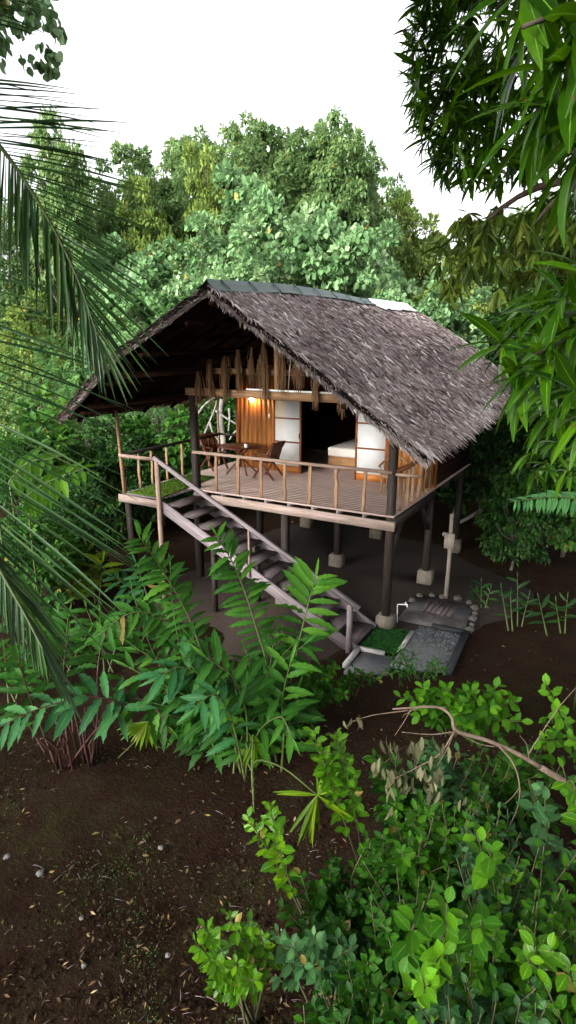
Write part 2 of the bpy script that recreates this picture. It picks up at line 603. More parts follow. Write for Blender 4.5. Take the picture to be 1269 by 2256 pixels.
# trodden earth below the house, a thin sheet with an irregular edge
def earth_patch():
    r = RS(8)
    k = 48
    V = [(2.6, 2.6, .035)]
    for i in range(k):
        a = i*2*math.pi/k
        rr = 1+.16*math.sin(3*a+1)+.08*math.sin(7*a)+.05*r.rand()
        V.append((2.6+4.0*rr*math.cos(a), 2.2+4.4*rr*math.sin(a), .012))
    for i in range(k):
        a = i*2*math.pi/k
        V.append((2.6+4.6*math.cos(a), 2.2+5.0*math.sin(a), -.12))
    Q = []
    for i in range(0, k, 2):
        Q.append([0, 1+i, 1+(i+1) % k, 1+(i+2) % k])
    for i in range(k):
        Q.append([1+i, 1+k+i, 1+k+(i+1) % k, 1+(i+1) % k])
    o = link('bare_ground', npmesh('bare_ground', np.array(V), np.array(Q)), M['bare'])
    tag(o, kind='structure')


earth_patch()

# ------------------------------------------------------------------ HOUSE
FZ = 2.53
XL, XR, YW, YB = -1.2, 5.08, 2.88, 6.6
house = empty('thatched_house', (2.3, 3.0, 0), 'wooden stilt bungalow with a big grey thatched roof and railed veranda', 'house')

# stilts and footings
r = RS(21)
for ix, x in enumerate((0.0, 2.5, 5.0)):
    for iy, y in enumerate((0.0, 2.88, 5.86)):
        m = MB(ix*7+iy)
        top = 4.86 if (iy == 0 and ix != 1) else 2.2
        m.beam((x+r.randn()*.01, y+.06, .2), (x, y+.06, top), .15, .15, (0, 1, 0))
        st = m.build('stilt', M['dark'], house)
        if not (ix == 0 and iy == 0):
            f = MB(ix*7+iy+50)
            h = .28 if iy == 0 else .36
            q = .17
            a = .05
            f.hexa([(x-q-a*.3, y-q+.06, -.1), (x+q+a*.3, y-q+.06, -.1), (x+q+a*.3, y+q+.06, -.1), (x-q-a*.3, y+q+.06, -.1),
                    (x-q, y-q+.06, h), (x+q, y-q+.06, h), (x+q, y+q+.06, h), (x-q, y+q+.06, h)])
            f.build('footing', M['concrete'], st)
m = MB(77)
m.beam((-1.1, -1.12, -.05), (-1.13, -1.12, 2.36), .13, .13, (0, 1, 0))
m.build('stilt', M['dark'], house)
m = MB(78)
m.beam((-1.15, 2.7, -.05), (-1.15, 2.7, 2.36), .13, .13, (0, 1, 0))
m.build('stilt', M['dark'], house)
# braces
m = MB(79)
m.beam((5.0, .75, 2.2), (5.0, .14, 1.5), .08, .1)
m.build('brace', M['dark'], house)
m = MB(791)
m.beam((5.0, 2.2, 2.2), (5.0, 2.86, 1.5), .08, .1)
m.build('brace', M['dark'], house)

# floor frame
m = MB(80)
m.beam((.55, -.075, 2.345), (5.14, -.075, 2.315), .07, .19)
m.build('front_bearer', M['pale'], house)
m = MB(81)
for y in (1.4, 2.9, 4.4, 5.9):
    m.beam((-1.2, y, 2.3), (5.05, y, 2.3), .08, .17)
m.beam((5.09, -.02, 2.36), (5.09, 2.9, 2.36), .06, .2)
m.beam((-1.17, -1.1, 2.34), (-1.17, 2.95, 2.34), .06, .2)
m.build('bearer', M['dark'], house)
m = MB(82)
for x in np.arange(.25, 5.0, .6):
    m.beam((x, -.07, 2.456), (x, 5.9, 2.456), .06, .085)
m.build('joist', M['grey'], house)
m = MB(83)
ys = np.arange(-.1, 6.55, .145)
for y in ys:
    m.box(-1.22, 5.12, y, y+.1448, 2.502, 2.53)
m.build('floor', M['deck'], house)
# landing
m = MB(84)
for y in np.arange(-1.24, -.12, .145):
    m.box(-1.2, .0, y, y+.141, 2.496, 2.524)
m.build('landing', M['grey'], house)
m = MB(85)
m.beam((-1.27, -1.28, 2.42), (.02, -1.28, 2.40), .06, .17)
m.build('landing_bearer', M['pale'], house)

# walls
m = MB(90)
y0, y1 = 2.88, 2.93
x = -.62
k = 0
r = RS(4)
while x < .55:
    w = min(.155, .555-x)
    m.box(x, x+w-.004, y0+r.rand()*.006, y1, 2.53, 5.4)
    x += w
wallf = m.build('front_wall', M['orange'], house)
m = MB(901)
x = 3.94
while x < 5.04:
    w = min(.155, 5.05-x)
    m.box(x, x+w-.004, y0+r.rand()*.006, y1, 2.53, 5.0)
    x += w
m.build('front_wall', M['orange'], house)
m = MB(91)
m.beam((-.64, 2.86, 2.53), (-.64, 2.86, 5.3), .09, .1, (0, 1, 0))
m.beam((5.08, 2.88, 2.53), (5.08, 2.88, 4.9), .09, .12, (0, 1, 0))
m.beam((3.9, 2.84, 2.53), (3.9, 2.84, 4.9), .07, .09, (0, 1, 0))
m.beam((.55, 2.845, 4.60), (3.94, 2.845, 4.60), .06, .12)
m.build('wall_frame', M['trim'], wallf)
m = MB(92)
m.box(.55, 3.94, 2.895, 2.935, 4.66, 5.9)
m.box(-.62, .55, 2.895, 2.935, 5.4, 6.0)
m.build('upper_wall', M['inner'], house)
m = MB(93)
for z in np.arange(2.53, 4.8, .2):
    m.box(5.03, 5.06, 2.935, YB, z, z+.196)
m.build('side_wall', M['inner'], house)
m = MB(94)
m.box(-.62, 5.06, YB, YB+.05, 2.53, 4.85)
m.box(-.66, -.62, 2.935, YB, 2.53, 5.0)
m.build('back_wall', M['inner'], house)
# veranda side cladding seen behind the right rail
m = MB(96)
x = 5.035
for y in np.arange(1.95, 2.86, .155):
    m.box(5.035, 5.06, y, y+.15, 2.62, 4.7)
m.build('wing_wall', M['orange'], house)


def shoji(x0, x1, yy, seed):
    m = MB(seed)
    z0, z1 = 2.535, 4.54
    fw = .05
    d = .04
    m.box(x0, x0+fw, yy, yy+d, z0, z1)
    m.box(x1-fw, x1, yy, yy+d, z0, z1)
    zs = [2.74, 3.37, 4.01, 4.50]
    for z in zs[1:]:
        m.box(x0+fw, x1-fw, yy+.003, yy+d-.003, z-.022, z+.022)
    door = m.build('sliding_door', M['trim'], house)
    m = MB(seed+1)
    m.box(x0+fw, x1-fw, yy+.006, yy+d-.006, z0, 2.72)
    m.build('kick_panel', M['kick'], door)
    m = MB(seed+2)
    m.box(x0+fw, x1-fw, yy+.014, yy+d-.014, 2.722, z1-.05)
    m.build('paper_panel', M['paper'], door)
    return door


shoji(.56, 1.42, 2.80, 100)
shoji(3.0, 3.86, 2.80, 104)
m = MB(108)
m.box(1.365, 1.385, 2.775, 2.8, 3.5, 3.62)
m.build('door_pull', M['blackwood'], house)
m = MB(1081)
m.box(3.035, 3.055, 2.775, 2.8, 3.5, 3.62)
m.build('door_pull', M['blackwood'], house)
m = MB(109)
m.box(.36, .41, 2.868, 2.885, 3.98, 4.09)
m.build('light_switch', M['white'], house)

# wall lamp
m = MB(110)
m.tube([(-.1, 2.86, 4.56), (-.1, 2.80, 4.56), (-.1, 2.77, 4.52)], .015, 6)
lamp = m.build('wall_lamp', M['beam'], house)
glow, nt, out = newmat('lamp_glow')
e = nt.nodes.new('ShaderNodeEmission')
e.inputs[0].default_value = (1, .62, .28, 1)
e.inputs[1].default_value = 38
nt.links.new(e.outputs[0], out.inputs[0])
m = MB(111)
th = np.linspace(0, 1, 6)
m.tube([(-.1, 2.75, 4.41+.12*t) for t in th], [.02, .05, .065, .068, .055, .02], 10, sq=1)
m.build('lamp_globe', glow, lamp, True)

# gable frame
m = MB(120)
m.beam((-.14, .0, 4.855), (4.4, .0, 4.83), .12, .165)
m.beam((4.4, .0, 4.83), (5.1, .0, 4.80), .12, .16)
m.build('tie_beam', M['beam'], house)
m = MB(121)
m.beam((.55, .02, 5.335), (4.1, .02, 5.325), .09, .125)
m.beam((2.36, -.03, 4.94), (2.36, -.03, 6.75), .11, .09, (0, 1, 0))
m.build('gable_frame', M['beam'], house)
m = MB(122)
m.beam((1.6, -.09, 4.96), (3.75, -.09, 4.945), .03, .035)
m.build('pale_batten', M['white'], house)
m = MB(123)
m.tube([(2.72, -.1, 5.95), (2.71, -.1, 5.5), (2.66, -.1, 4.9)], [.02, .018, .01], 6)
m.build('cane', M['pale'], house)
# hanging fibre bundles along the gable
bund = [(.34, 5.35, 4.45, .9), (.68, 5.6, 4.5, .9), (1.09, 5.68, 4.65, 1.2), (1.45, 5.8, 4.85, .9), (1.78, 5.85, 5.0, .9), (2.0, 5.7, 4.9, .7),
        (2.12, 6.05, 4.6, .9), (2.55, 5.98, 4.75, .9), (2.95, 5.85, 4.9, 1.4), (3.34, 5.4, 4.58, .9), (3.97, 5.0, 4.42, .9)]
for k, (x, zt, zb, wd) in enumerate(bund):
    m = MB(130+k)
    r = RS(300+k)
    for q in range(int(34*wd)):
        dx = r.randn()*.045*wd
        a = zt-r.rand()**2*.35
        b = zb+(r.rand()**1.5)*.5
        mx = dx+r.randn()*.035
        yy = -.13-r.rand()*.09
        m.tube([(x+dx*.5, yy+.02, a), (x+mx, yy, (a+b)/2), (x+mx*.75+r.randn()*.02, yy, b)], [.010, .009, .003], 4, cap=False)
    m.build('hanging_fibre', M['fibre'], house)

# ---------------------------------------------------------------- roof
RX = 2.35
# profile offsets from ridge: (horizontal, drop)
front_R = [(0, 6.88), (.78, 6.37), (1.4, 5.99), (2.16, 5.49), (2.82, 5.03), (3.44, 4.64), (4.05, 4.24)]
back_R = [(0, 7.12), (.85, 6.74), (1.5, 6.40), (2.25, 5.98), (2.9, 5.55), (3.55, 5.12), (4.1, 4.74)]
front_L = [(0, 6.88), (.88, 6.46), (1.68, 6.06), (2.33, 5.74), (3.0, 5.24), (3.54, 4.81), (4.08, 4.42)]
back_L = [(0, 7.12), (.88, 6.7), (1.68, 6.3), (2.33, 5.95), (3.0, 5.5), (3.54, 5.1), (4.08, 4.7)]


def prof(p, u):
    d = np.array([q[0] for q in p]); z = np.array([q[1] for q in p])
    s = u*(len(p)-1)
    i = min(int(s), len(p)-2)
    f = s-i
    return d[i]+(d[i+1]-d[i])*f, z[i]+(z[i+1]-z[i])*f


def roof_pt(side, u, v):
    """u 0 ridge ..1 eave, v 0 front ..1 back"""
    df, zf = prof(front_R if side > 0 else front_L, u)
    db, zb = prof(back_R if side > 0 else back_L, u)
    yb = 8.25*(1-u)+6.0*u if side > 0 else 8.25*(1-u)+7.0*u
    yf = -2.42-.02*u
    y = yf+(yb-yf)*v
    hump = .10*math.sin(math.pi*min(v*1.6, 1))*(1-u) - .06*math.sin(math.pi*v)*u
    vv = v*v*(3-2*v)*.5+v*.5
    d = df+(db-df)*vv
    z = zf+(zb-zf)*vv+hump
    return np.array([RX+side*d, y, z])


def roof_shell(side):
    nu, nv = 22, 44
    r = RS(40+side)
    top = np.array([[roof_pt(side, i/nu, j/nv)+[0, 0, .02*r.randn()] for j in range(nv+1)] for i in range(nu+1)])
    bot = top.copy()
    bot[:, :, 2] -= .10
    bot[0, :, 2] += .05
    V = np.concatenate([top.reshape(-1, 3), bot.reshape(-1, 3)])
    S = nv+1
    N = (nu+1)*S
    Q, mi = [], []
    for i in range(nu):
        for j in range(nv):
            a = i*S+j
            q = [a, a+S, a+S+1, a+1]
            Q.append(q if side > 0 else q[::-1])
            Q.append([N+x for x in (q[::-1] if side > 0 else q)])
    for j in range(nv):
        a = nu*S+j
        Q.append([a, a+N, a+N+1, a+1])
    for i in range(nu):
        for a in (i*S, i*S+nv):
            Q.append([a, a+N, a+N+S, a+S])
    return V, np.array(Q)


VL, QL = roof_shell(-1)
VR, QR = roof_shell(1)
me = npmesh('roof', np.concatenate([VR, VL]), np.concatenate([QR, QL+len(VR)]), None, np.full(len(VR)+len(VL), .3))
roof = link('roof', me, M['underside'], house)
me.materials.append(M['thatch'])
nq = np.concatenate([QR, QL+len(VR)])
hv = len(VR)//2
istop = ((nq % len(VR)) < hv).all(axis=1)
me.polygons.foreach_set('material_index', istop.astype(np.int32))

# thatch blades
L = Leaves()
r = RS(60)


def roof_frame(side, u, v):
    p = roof_pt(side, u, v)
    du = roof_pt(side, min(u+.02, 1), v)-roof_pt(side, max(u-.02, 0), v)
    dv = roof_pt(side, u, min(v+.02, 1))-roof_pt(side, u, max(v-.02, 0))
    du /= np.linalg.norm(du); dv /= np.linalg.norm(dv)
    n = np.cross(du, dv)*side
    if n[2] < 0:
        n = -n
    return p, du, dv, n


nrow = 64
for side, per in ((1, 430), (-1, 120)):
    for row in range(nrow):
        u0 = (row+.2)/nrow
        rowt = r.randn()*.06
        for k in range(per):
            u = min(max(u0+r.randn()*.008, 0.005), .995)
            v = (k+r.rand())/per
            p, du, dv, n = roof_frame(side, u, v)
            y = du+dv*(.25+r.randn()*.6)+n*(.012+.03*r.rand())
            t = .38+rowt+r.randn()*.2+.10*math.sin(v*9+u*4)*math.sin(u*7+1)
            if r.rand() < .06:
                t = .85+.15*r.rand()
            if v < .07:
                t += .35*(1-v/.07)*r.rand()
            if u > .85:
                t += .2*(u-.85)/.15
            L.add(p+n*(.012+.02*r.rand()), y, n+r.randn(3)*.25, .13+.17*r.rand(), .10+.12*r.rand(), min(max(t, 0), 1))
link('thatch_leaves', L.mesh('thatch_leaves', BLADE), M['thatch'], roof)
# fringes at rake and eaves
L = Leaves()
for side in (1, -1):
    for k in range(3200):
        u = r.rand()
        p, du, dv, n = roof_frame(side, u, 0.0)
        y = -dv*(.3+.5*r.rand())+du*(.45+.5*r.rand())+n*r.randn()*.15
        L.add(p-n*.15*r.rand()+dv*.09, y, n+r.randn(3)*.4, .09+.11*r.rand(), .09+.1*r.rand(), min(1, .45+.5*r.rand()))
    for k in range(1500 if side > 0 else 700):
        v = r.rand()
        p, du, dv, n = roof_frame(side, 1.0, v)
        y = du+dv*r.randn()*.3-np.array([0, 0, .25])*r.rand()
        L.add(p-n*.1*r.rand()-du*.26, y, n+r.randn(3)*.4, .2+.2*r.rand(), .05+.06*r.rand(), min(1, .3+.55*r.rand()))
    for k in range(500):
        u = r.rand()
        p, du, dv, n = roof_frame(side, u, 1.0)
        y = dv*(.2+.6*r.rand())+du*(.4+.5*r.rand())
        L.add(p-n*.12*r.rand()-dv*.1, y, n+r.randn(3)*.4, .15+.2*r.rand(), .07+.08*r.rand(), .2+.5*r.rand())
# long loose strips at the front right corner
for k in range(60):
    p, du, dv, n = roof_frame(1, .78+.16*r.rand(), .0)
    y = du+dv*(.2*r.randn()-.05)-np.array([0, 0, .2])
    L.add(p-n*.12*r.rand(), y, n+r.randn(3)*.4, .2+.24*r.rand(), .03+.03*r.rand(), .6+.4*r.rand())
link('fringe', L.mesh('fringe', BLADE), M['thatch'], roof)


def ridge_cap(v0, v1, mat, wd, seed, lift=.05):
    nv = 14
    V, Q = [], []
    r = RS(seed)
    offs = [(-1, .20), (-1, .07), (0, 0), (1, .07), (1, .20)]
    for j in range(nv+1):
        v = v0+(v1-v0)*j/nv
        for sgn, u in offs:
            if sgn == 0:
                p = roof_pt(1, 0, v)+[0, 0, lift+.05]
            else:
                p = roof_pt(sgn, u*wd, v)+[0, 0, lift+.01*r.randn()]
            V.append(p)
    n = len(offs)
    for j in range(nv):
        for i in range(n-1):
            a = j*n+i
            Q.append([a, a+1, a+n+1, a+n])
    V = np.array(V)
    k = len(V)
    V2 = np.concatenate([V, V-[0, 0, .012]])
    Q = np.array(Q)
    Q2 = np.concatenate([Q, Q[:, ::-1]+k])
    return link('ridge_cap', npmesh('ridge_cap', V2, Q2), mat, roof)


ridge_cap(.0, .70, M['greenmetal'], .24, 1, .05)
ridge_cap(.69, 1.0, M['whitemetal'], .5, 2, .065)
# ribs on the green cap
for v in np.arange(.04, .7, .085):
    m = MB(int(v*1000)+150)
    pts = [roof_pt(1, .045, v)+[0, 0, .062], roof_pt(1, .02, v)+[0, 0, .082], roof_pt(1, 0, v)+[0, 0, .108]]
    m.tube(pts, .010, 5)
    m.build('cap_rib', M['greenmetal'], roof)

# rafters and purlins under the roof
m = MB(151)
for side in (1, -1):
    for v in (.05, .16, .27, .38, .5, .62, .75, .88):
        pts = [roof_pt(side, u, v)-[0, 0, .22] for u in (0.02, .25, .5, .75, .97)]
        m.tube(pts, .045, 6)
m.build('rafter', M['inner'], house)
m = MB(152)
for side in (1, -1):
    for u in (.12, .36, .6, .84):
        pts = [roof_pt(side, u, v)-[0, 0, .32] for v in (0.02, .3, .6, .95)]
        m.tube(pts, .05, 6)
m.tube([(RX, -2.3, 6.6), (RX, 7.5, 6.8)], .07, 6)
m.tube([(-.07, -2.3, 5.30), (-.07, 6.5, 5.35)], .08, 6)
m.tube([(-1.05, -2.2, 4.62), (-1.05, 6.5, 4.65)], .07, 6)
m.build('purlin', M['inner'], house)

# ---------------------------------------------------------------- railings


def crooked(m, a, b, r0, r, split=True):
    a, b = np.array(a, float), np.array(b, float)
    pts = [a+(b-a)*t+np.array([r.randn()*.006, r.randn()*.006, 0])*(0 < t < 1) for t in np.linspace(0, 1, 6)]
    m.tube(pts, [r0*(1+.25*r.randn()*.5) for _ in range(6)], 6, wob=.35, t=r.rand()*.6)
    if split:
        o = np.array([.035, -.01, 0])
        pts2 = [p+o*(.55+.3*abs(math.sin(i*1.3+r.rand()*3))) for i, p in enumerate(pts)]
        m.tube(pts2, r0*.75, 6, wob=.3, t=.3+r.rand()*.7)


RH = .9
r = RS(70)
m = MB(160)
m.beam((.0, -.03, FZ+RH), (5.02, -.03, FZ+RH-.01), .09, .06)
m.beam((5.1, -.03, FZ+RH-.035), (5.58, -.03, FZ+RH-.03), .06, .05)
rail = m.build('veranda_rail', M['rail'], house)
for k in range(1, 8):
    x = 5.0*k/8+.03
    m = MB(170+k)
    crooked(m, (x, -.03, FZ), (x+r.randn()*.02, -.03, FZ+RH-.03), .032, r)
    m.build('baluster', M['stick'], rail)
m = MB(161)
m.beam((5.08, .08, FZ+RH), (5.08, 2.85, FZ+RH), .07, .09)
srail = m.build('side_rail', M['trim'], house)
for k in range(1, 7):
    y = 2.88*k/7
    m = MB(180+k)
    crooked(m, (5.06, y, FZ), (5.08+r.randn()*.02, y, FZ+RH-.04), .03, r)
    m.build('baluster', M['stick'], srail)
m = MB(162)
m.beam((-1.18, -1.2, FZ+RH), (-1.3, 2.88, FZ+RH), .06, .07)
m.beam((-1.3, 2.88, FZ+RH), (-.62, 2.88, FZ+RH), .06, .07)
lrail = m.build('side_rail', M['dark'], house)
for k, y in enumerate((-.63, -.15, .45, 1.1, 1.75, 2.35)):
    m = MB(190+k)
    crooked(m, (-1.2-.03*k, y, FZ), (-1.2-.03*k, y, FZ+RH-.03), .028, r)
    m.build('baluster', M['stick'], lrail)
m = MB(163)
crooked(m, (-1.33, 2.85, FZ), (-1.33, 2.85, 4.7), .03, r, False)
m.build('corner_pole', M['stick'], house)
m = MB(164)
crooked(m, (-1.14, -1.22, 2.3), (-1.24, -1.22, 4.55), .042, r, False)
crooked(m, (-1.12, -1.19, 2.3), (-1.2, -1.19, 3.5), .03, r, False)
m.build('corner_pole', M['stick'], house)
m = MB(165)
m.beam((-1.2, -1.25, FZ+RH+.0), (-.06, -1.25, FZ+RH-.0), .07, .07)
m.build('landing_rail', M['rail'], house)

# ---------------------------------------------------------------- stairs
m0 = MB(200)
TOPX, BOTX = .05, 4.82
m0.beam((TOPX-.08, -1.22, 2.36), (BOTX, -1.22, -.02), .06, .25)
stair = m0.build('staircase', M['grey'], house)
m = MB(201)
m.beam((TOPX, -.16, 2.38), (BOTX, -.16, .0), .06, .24)
m.build('stringer', M['grey'], stair)
nst = 12
for k in range(nst):
    f = (k+.55)/nst
    x = TOPX+(BOTX-TOPX)*f
    z = 2.50*(1-f)+.0
    m = MB(210+k)
    m.box(x-.2, x+.19, -1.185, -.195, z-.02, z+.022)
    m.build('tread', M['tread'], stair)
m = MB(230)
m.beam((-.12, -1.28, FZ+RH+.04), (4.92, -1.28, .94), .085, .075)
m.build('handrail', M['grey'], stair)
m = MB(231)
m.beam((-.02, -1.30, -.05), (-.02, -1.30, FZ+RH-.03), .09, .08, (0, 1, 0))
m.build('newel_post', M['rail'], stair)
m = MB(232)
m.beam((4.73, -1.30, -.05), (4.73, -1.30, .98), .09, .09, (0, 1, 0))
m.build('newel_post', M['grey'], stair)
m = MB(233)
m.beam((2.38, -1.28, 1.1), (2.38, -1.28, 2.18), .035, .035, (0, 1, 0))
m.build('stair_baluster', M['rail'], stair)
m = MB(234)
m.beam((1.9, -.2, -.05), (1.9, -.2, 1.4), .09, .09, (0, 1, 0))
m.build('stair_support', M['dark'], stair)
m = MB(235)
m.beam((1.35, -1.15, -.05), (1.35, -1.15, 1.65), .09, .09, (0, 1, 0))
m.build('stair_support', M['dark'], stair)

# ------------------------------------------------------------------ furniture on the veranda
r = RS(90)


def turf(name, poly, z, mat, label, cat):
    p = np.array(poly, float)
    m = MB(3)
    q = [np.array([x, y, 0]) for x, y in poly]
    m.hexa([a+[0, 0, z] for a in q]+[a+[0, 0, z+.015] for a in q], .5)
    o = m.build(name, mat)
    L = Leaves()
    n = 2600
    s, t = r.rand(n), r.rand(n)
    P = (p[0]*(1-s)[:, None]+p[1]*s[:, None])*(1-t)[:, None]+(p[3]*(1-s)[:, None]+p[2]*s[:, None])*t[:, None]
    for a in P:
        L.add((a[0], a[1], z+.013), (r.randn()*.5, r.randn()*.5, 1), r.randn(3), .022+.012*r.rand(), .5, r.rand())
    link('pile', L.mesh('pile', BLADE), mat, o)
    return tag(o, label, cat)


turf('turf_mat', [(-1.06, -1.2), (-.06, -1.15), (-.33, 1.3), (-1.15, 1.25)], FZ+.002, M['matgreen'], 'bright green turf mat on the landing at the top of the stairs', 'mat')
turf('turf_mat', [(4.86, -1.1), (5.6, -1.05), (5.56, .06), (4.86, .06)], .012, M['matdark'], 'dark green turf mat on the ground at the foot of the stairs', 'mat')

tb = empty('wooden_table', (-.1, 2.1, FZ), 'dark red round wooden table on the veranda between two folding chairs', 'table')
m = MB(240)
th = [0, .006, .03, .036]
m.tube([(-.1+0, 2.1, 3.25), (-.1, 2.1, 3.285)], [.56, .56], 20, t=.4)
m.build('tabletop', M['mahog'], tb)
for k, (xa, ya, xb, yb) in enumerate([(-.32, 1.76, .2, 2.4), (.3, 1.83, -.3, 2.4), (.18, 2.47, -.25, 1.8), (-.45, 2.4, .25, 1.85)]):
    m = MB(241+k)
    m.beam((xa, ya, FZ), (-.1+(xb+.1)*.7, 2.1+(yb-2.1)*.7, 3.25), .045, .03)
    m.build('leg', M['mahog'], tb)


def folding_chair(x, y, rz, label):
    t = empty('folding_chair', (x, y, FZ), label, 'chair', 'folding chairs at the veranda table')
    t.rotation_euler.z = rz

    def part(nm, fn, seed, mat='mahog'):
        mm = MB(seed)
        fn(mm)
        me = npmesh(nm, np.concatenate(mm.V), np.concatenate(mm.Q), np.concatenate(mm.U), np.concatenate(mm.T))
        return link(nm, me, M[mat], t, world=False)

    def seat(mm):
        for i in range(6):
            mm.beam((-.22, -.2+i*.075, .45), (.22, -.2+i*.075, .45-.004*i), .062, .02)
    part('seat', seat, 250)

    def back(mm):
        for i in range(6):
            mm.beam((-.2+i*.08, .24, .5), (-.2+i*.08, .40, .96), .065, .018, (0, 1, 0))
        mm.beam((-.24, .40, .95), (.24, .40, .95), .03, .06)
        mm.beam((-.24, .24, .5), (.24, .24, .5), .03, .05)
    part('backrest', back, 251)
    for s in (-1, 1):
        part('leg', lambda mm: mm.beam((s*.235, .40, .0), (s*.235, -.2, .62), .03, .05), 252)
        part('leg', lambda mm: mm.beam((s*.26, -.24, .0), (s*.26, .42, .97), .03, .05), 253)
        part('armrest', lambda mm: mm.beam((s*.26, -.22, .64), (s*.26, .26, .66), .06, .025), 254)
    return t


folding_chair(-1.0, 2.2, math.radians(75), 'dark wooden folding chair at the left end of the veranda by the corner rail')
folding_chair(.85, 1.95, math.radians(-95), 'dark wooden folding chair in front of the left paper door')
m = MB(260)
m.tube([(.55, 1.75, 3.0), (.55, 1.75, 3.1)], [.045, .05], 8, t=.5)
# white cup stands on the table edge
m = MB(260)
m.tube([(.28, 1.85, 3.286), (.28, 1.85, 3.31), (.28, 1.85, 3.39)], [.035, .045, .05], 10, t=.5)
tag(m.build('cup', M['white'], smooth=True), 'small white cup standing on the dark round table', 'cup')

rc = empty('rattan_chair', (4.35, 1.95, FZ), 'round rattan tub chair in the veranda corner by the right post', 'chair')
m = MB(261)
n = 16
arc = [(4.35+.33*math.cos(a), 1.95+.33*math.sin(a), FZ+.62+.16*max(0, math.sin(a))) for a in np.linspace(math.radians(-25), math.radians(205), n)]
m.tube(arc, .028, 6)
m.build('back_hoop', M['rattan'], rc)
m = MB(262)
m.tube([(4.35, 1.95, FZ+.38), (4.35, 1.95, FZ+.42)], [.3, .3], 16)
m.build('seat', M['rattan'], rc)
for a in (40, 140, 220, 320):
    m = MB(263+a)
    ca, sa = math.cos(math.radians(a)), math.sin(math.radians(a))
    m.tube([(4.35+.3*ca, 1.95+.3*sa, FZ), (4.35+.27*ca, 1.95+.27*sa, FZ+.4)], .018, 6)
    m.build('leg', M['rattan'], rc)
m = MB(264)
for a in np.linspace(-15, 195, 12):
    ca, sa = math.cos(math.radians(a)), math.sin(math.radians(a))
    m.tube([(4.35+.28*ca, 1.95+.28*sa, FZ+.41), (4.35+.33*ca, 1.95+.33*sa, FZ+.62+.16*max(0, sa))], .009, 5)
m.build('spindle', M['rattan'], rc)

bed = empty('bed', (2.6, 4.6, FZ), 'bed with pale cover in the dark room seen through the open doorway', 'bed')
m = MB(270)
m.box(1.75, 3.9, 3.85, 5.9, FZ, FZ+.36)
m.build('bed_base', M['bedbase'], bed)
m = MB(271)
m.box(1.72, 3.93, 3.82, 5.93, FZ+.362, FZ+.62)
b = m.build('mattress', M['linen'], bed)
bv = b.modifiers.new('b', 'BEVEL')
bv.width = .06
bv.segments = 3

# ------------------------------------------------------------------ ground features by the stairs
cp = sheet('drain_pad', [(5.12, .46), (6.56, .55), (6.42, 2.0), (5.1, 2.05)], .05, M['pad'], .1)
tag(cp, 'square concrete drain pad on the ground behind the gravel bed', 'concrete pad')
sheet('path', [(5.66, -1.5), (6.62, -1.15), (6.52, .42), (5.64, .42)], .03, M['gravelm'], .08, kind='structure')
sheet('path', [(4.98, -2.1), (5.72, -1.75), (5.6, -1.17), (5.0, -1.2)], .018, M['gravelm'], .08, kind='structure')
m = MB(280)
m.beam((4.93, -1.95, .03), (4.90, -1.2, .035), .085, .1)
m.beam((4.86, -1.19, .035), (5.42, -1.14, .03), .1, .085)
tag(m.build('kerb', M['kerb']), 'pale L-shaped kerb edging on the ground at the foot of the stairs', 'kerb')
m = MB(281)
m.beam((5.64, -.9, .03), (5.6, .05, .04), .08, .05)
tag(m.build('white_edging', M['kerb']), 'short pale edging strip between the dark turf mat and gravel', 'edging')
m = MB(282)
m.beam((5.9, .49, .05), (6.56, .50, .05), .1, .1)
m.beam((6.60, .55, .045), (6.70, -1.25, .04), .13, .1)
tag(m.build('timber_edging', M['blackwood']), 'black timber edging along two sides of the gravel bed', 'edging')
# gravel stones
L = Leaves()
r = RS(12)
for k in range(2600):
    s, t = r.rand(2)
    x = (5.66*(1-s)+6.6*s)
    y = -1.45+.3*s+t*(1.85-.3*s)
    a = r.rand()*6.28
    L.add((x, y, .03), (math.cos(a), math.sin(a), .25*r.rand()), (r.randn()*.3, r.randn()*.3, 1), .022+.02*r.rand(), 1.0, r.rand())
gv = link('gravel', L.mesh('gravel', leaf_tmpl([.3, .5, .3], -.6, -.2)), M['gravelm'])
tag(gv, kind='stuff')

gr = empty('slatted_drain_cover', (5.8, 1.38, .05), 'dark wooden slatted drain cover lying on the concrete pad', 'drain cover')
for k in range(6):
    m = MB(290+k)
    x = 5.50+k*.118
    m.beam((x, 1.04, .10), (x+.01, 1.72, .10), .095, .035)
    m.build('slat', M['tread'], gr)
m = MB(297)
m.beam((5.45, 1.15, .068), (6.14, 1.15, .068), .05, .03)
m.beam((5.45, 1.62, .068), (6.14, 1.62, .068), .05, .03)
m.build('batten', M['dark'], gr)


def rock(name, x, y, z, s, mat, seed, label, cat, group=None, sq=.65):
    import bmesh
    bm = bmesh.new()
    bmesh.ops.create_icosphere(bm, subdivisions=2, radius=1)
    rr = RS(seed)
    A = rr.randn(5, 3)*1.7
    for v in bm.verts:
        c = np.array(v.co)
        d = 1+.12*np.sin(A@c*2.5).sum()*.4+.08*rr.randn()
        v.co = Vector(c*d)
        v.co.z *= sq
        v.co *= s
        v.co += Vector((x, y, z))
    me = bpy.data.meshes.new(name)
    bm.to_mesh(me)
    bm.free()
    o = link(name, me, mat)
    return tag(o, label, cat, group)


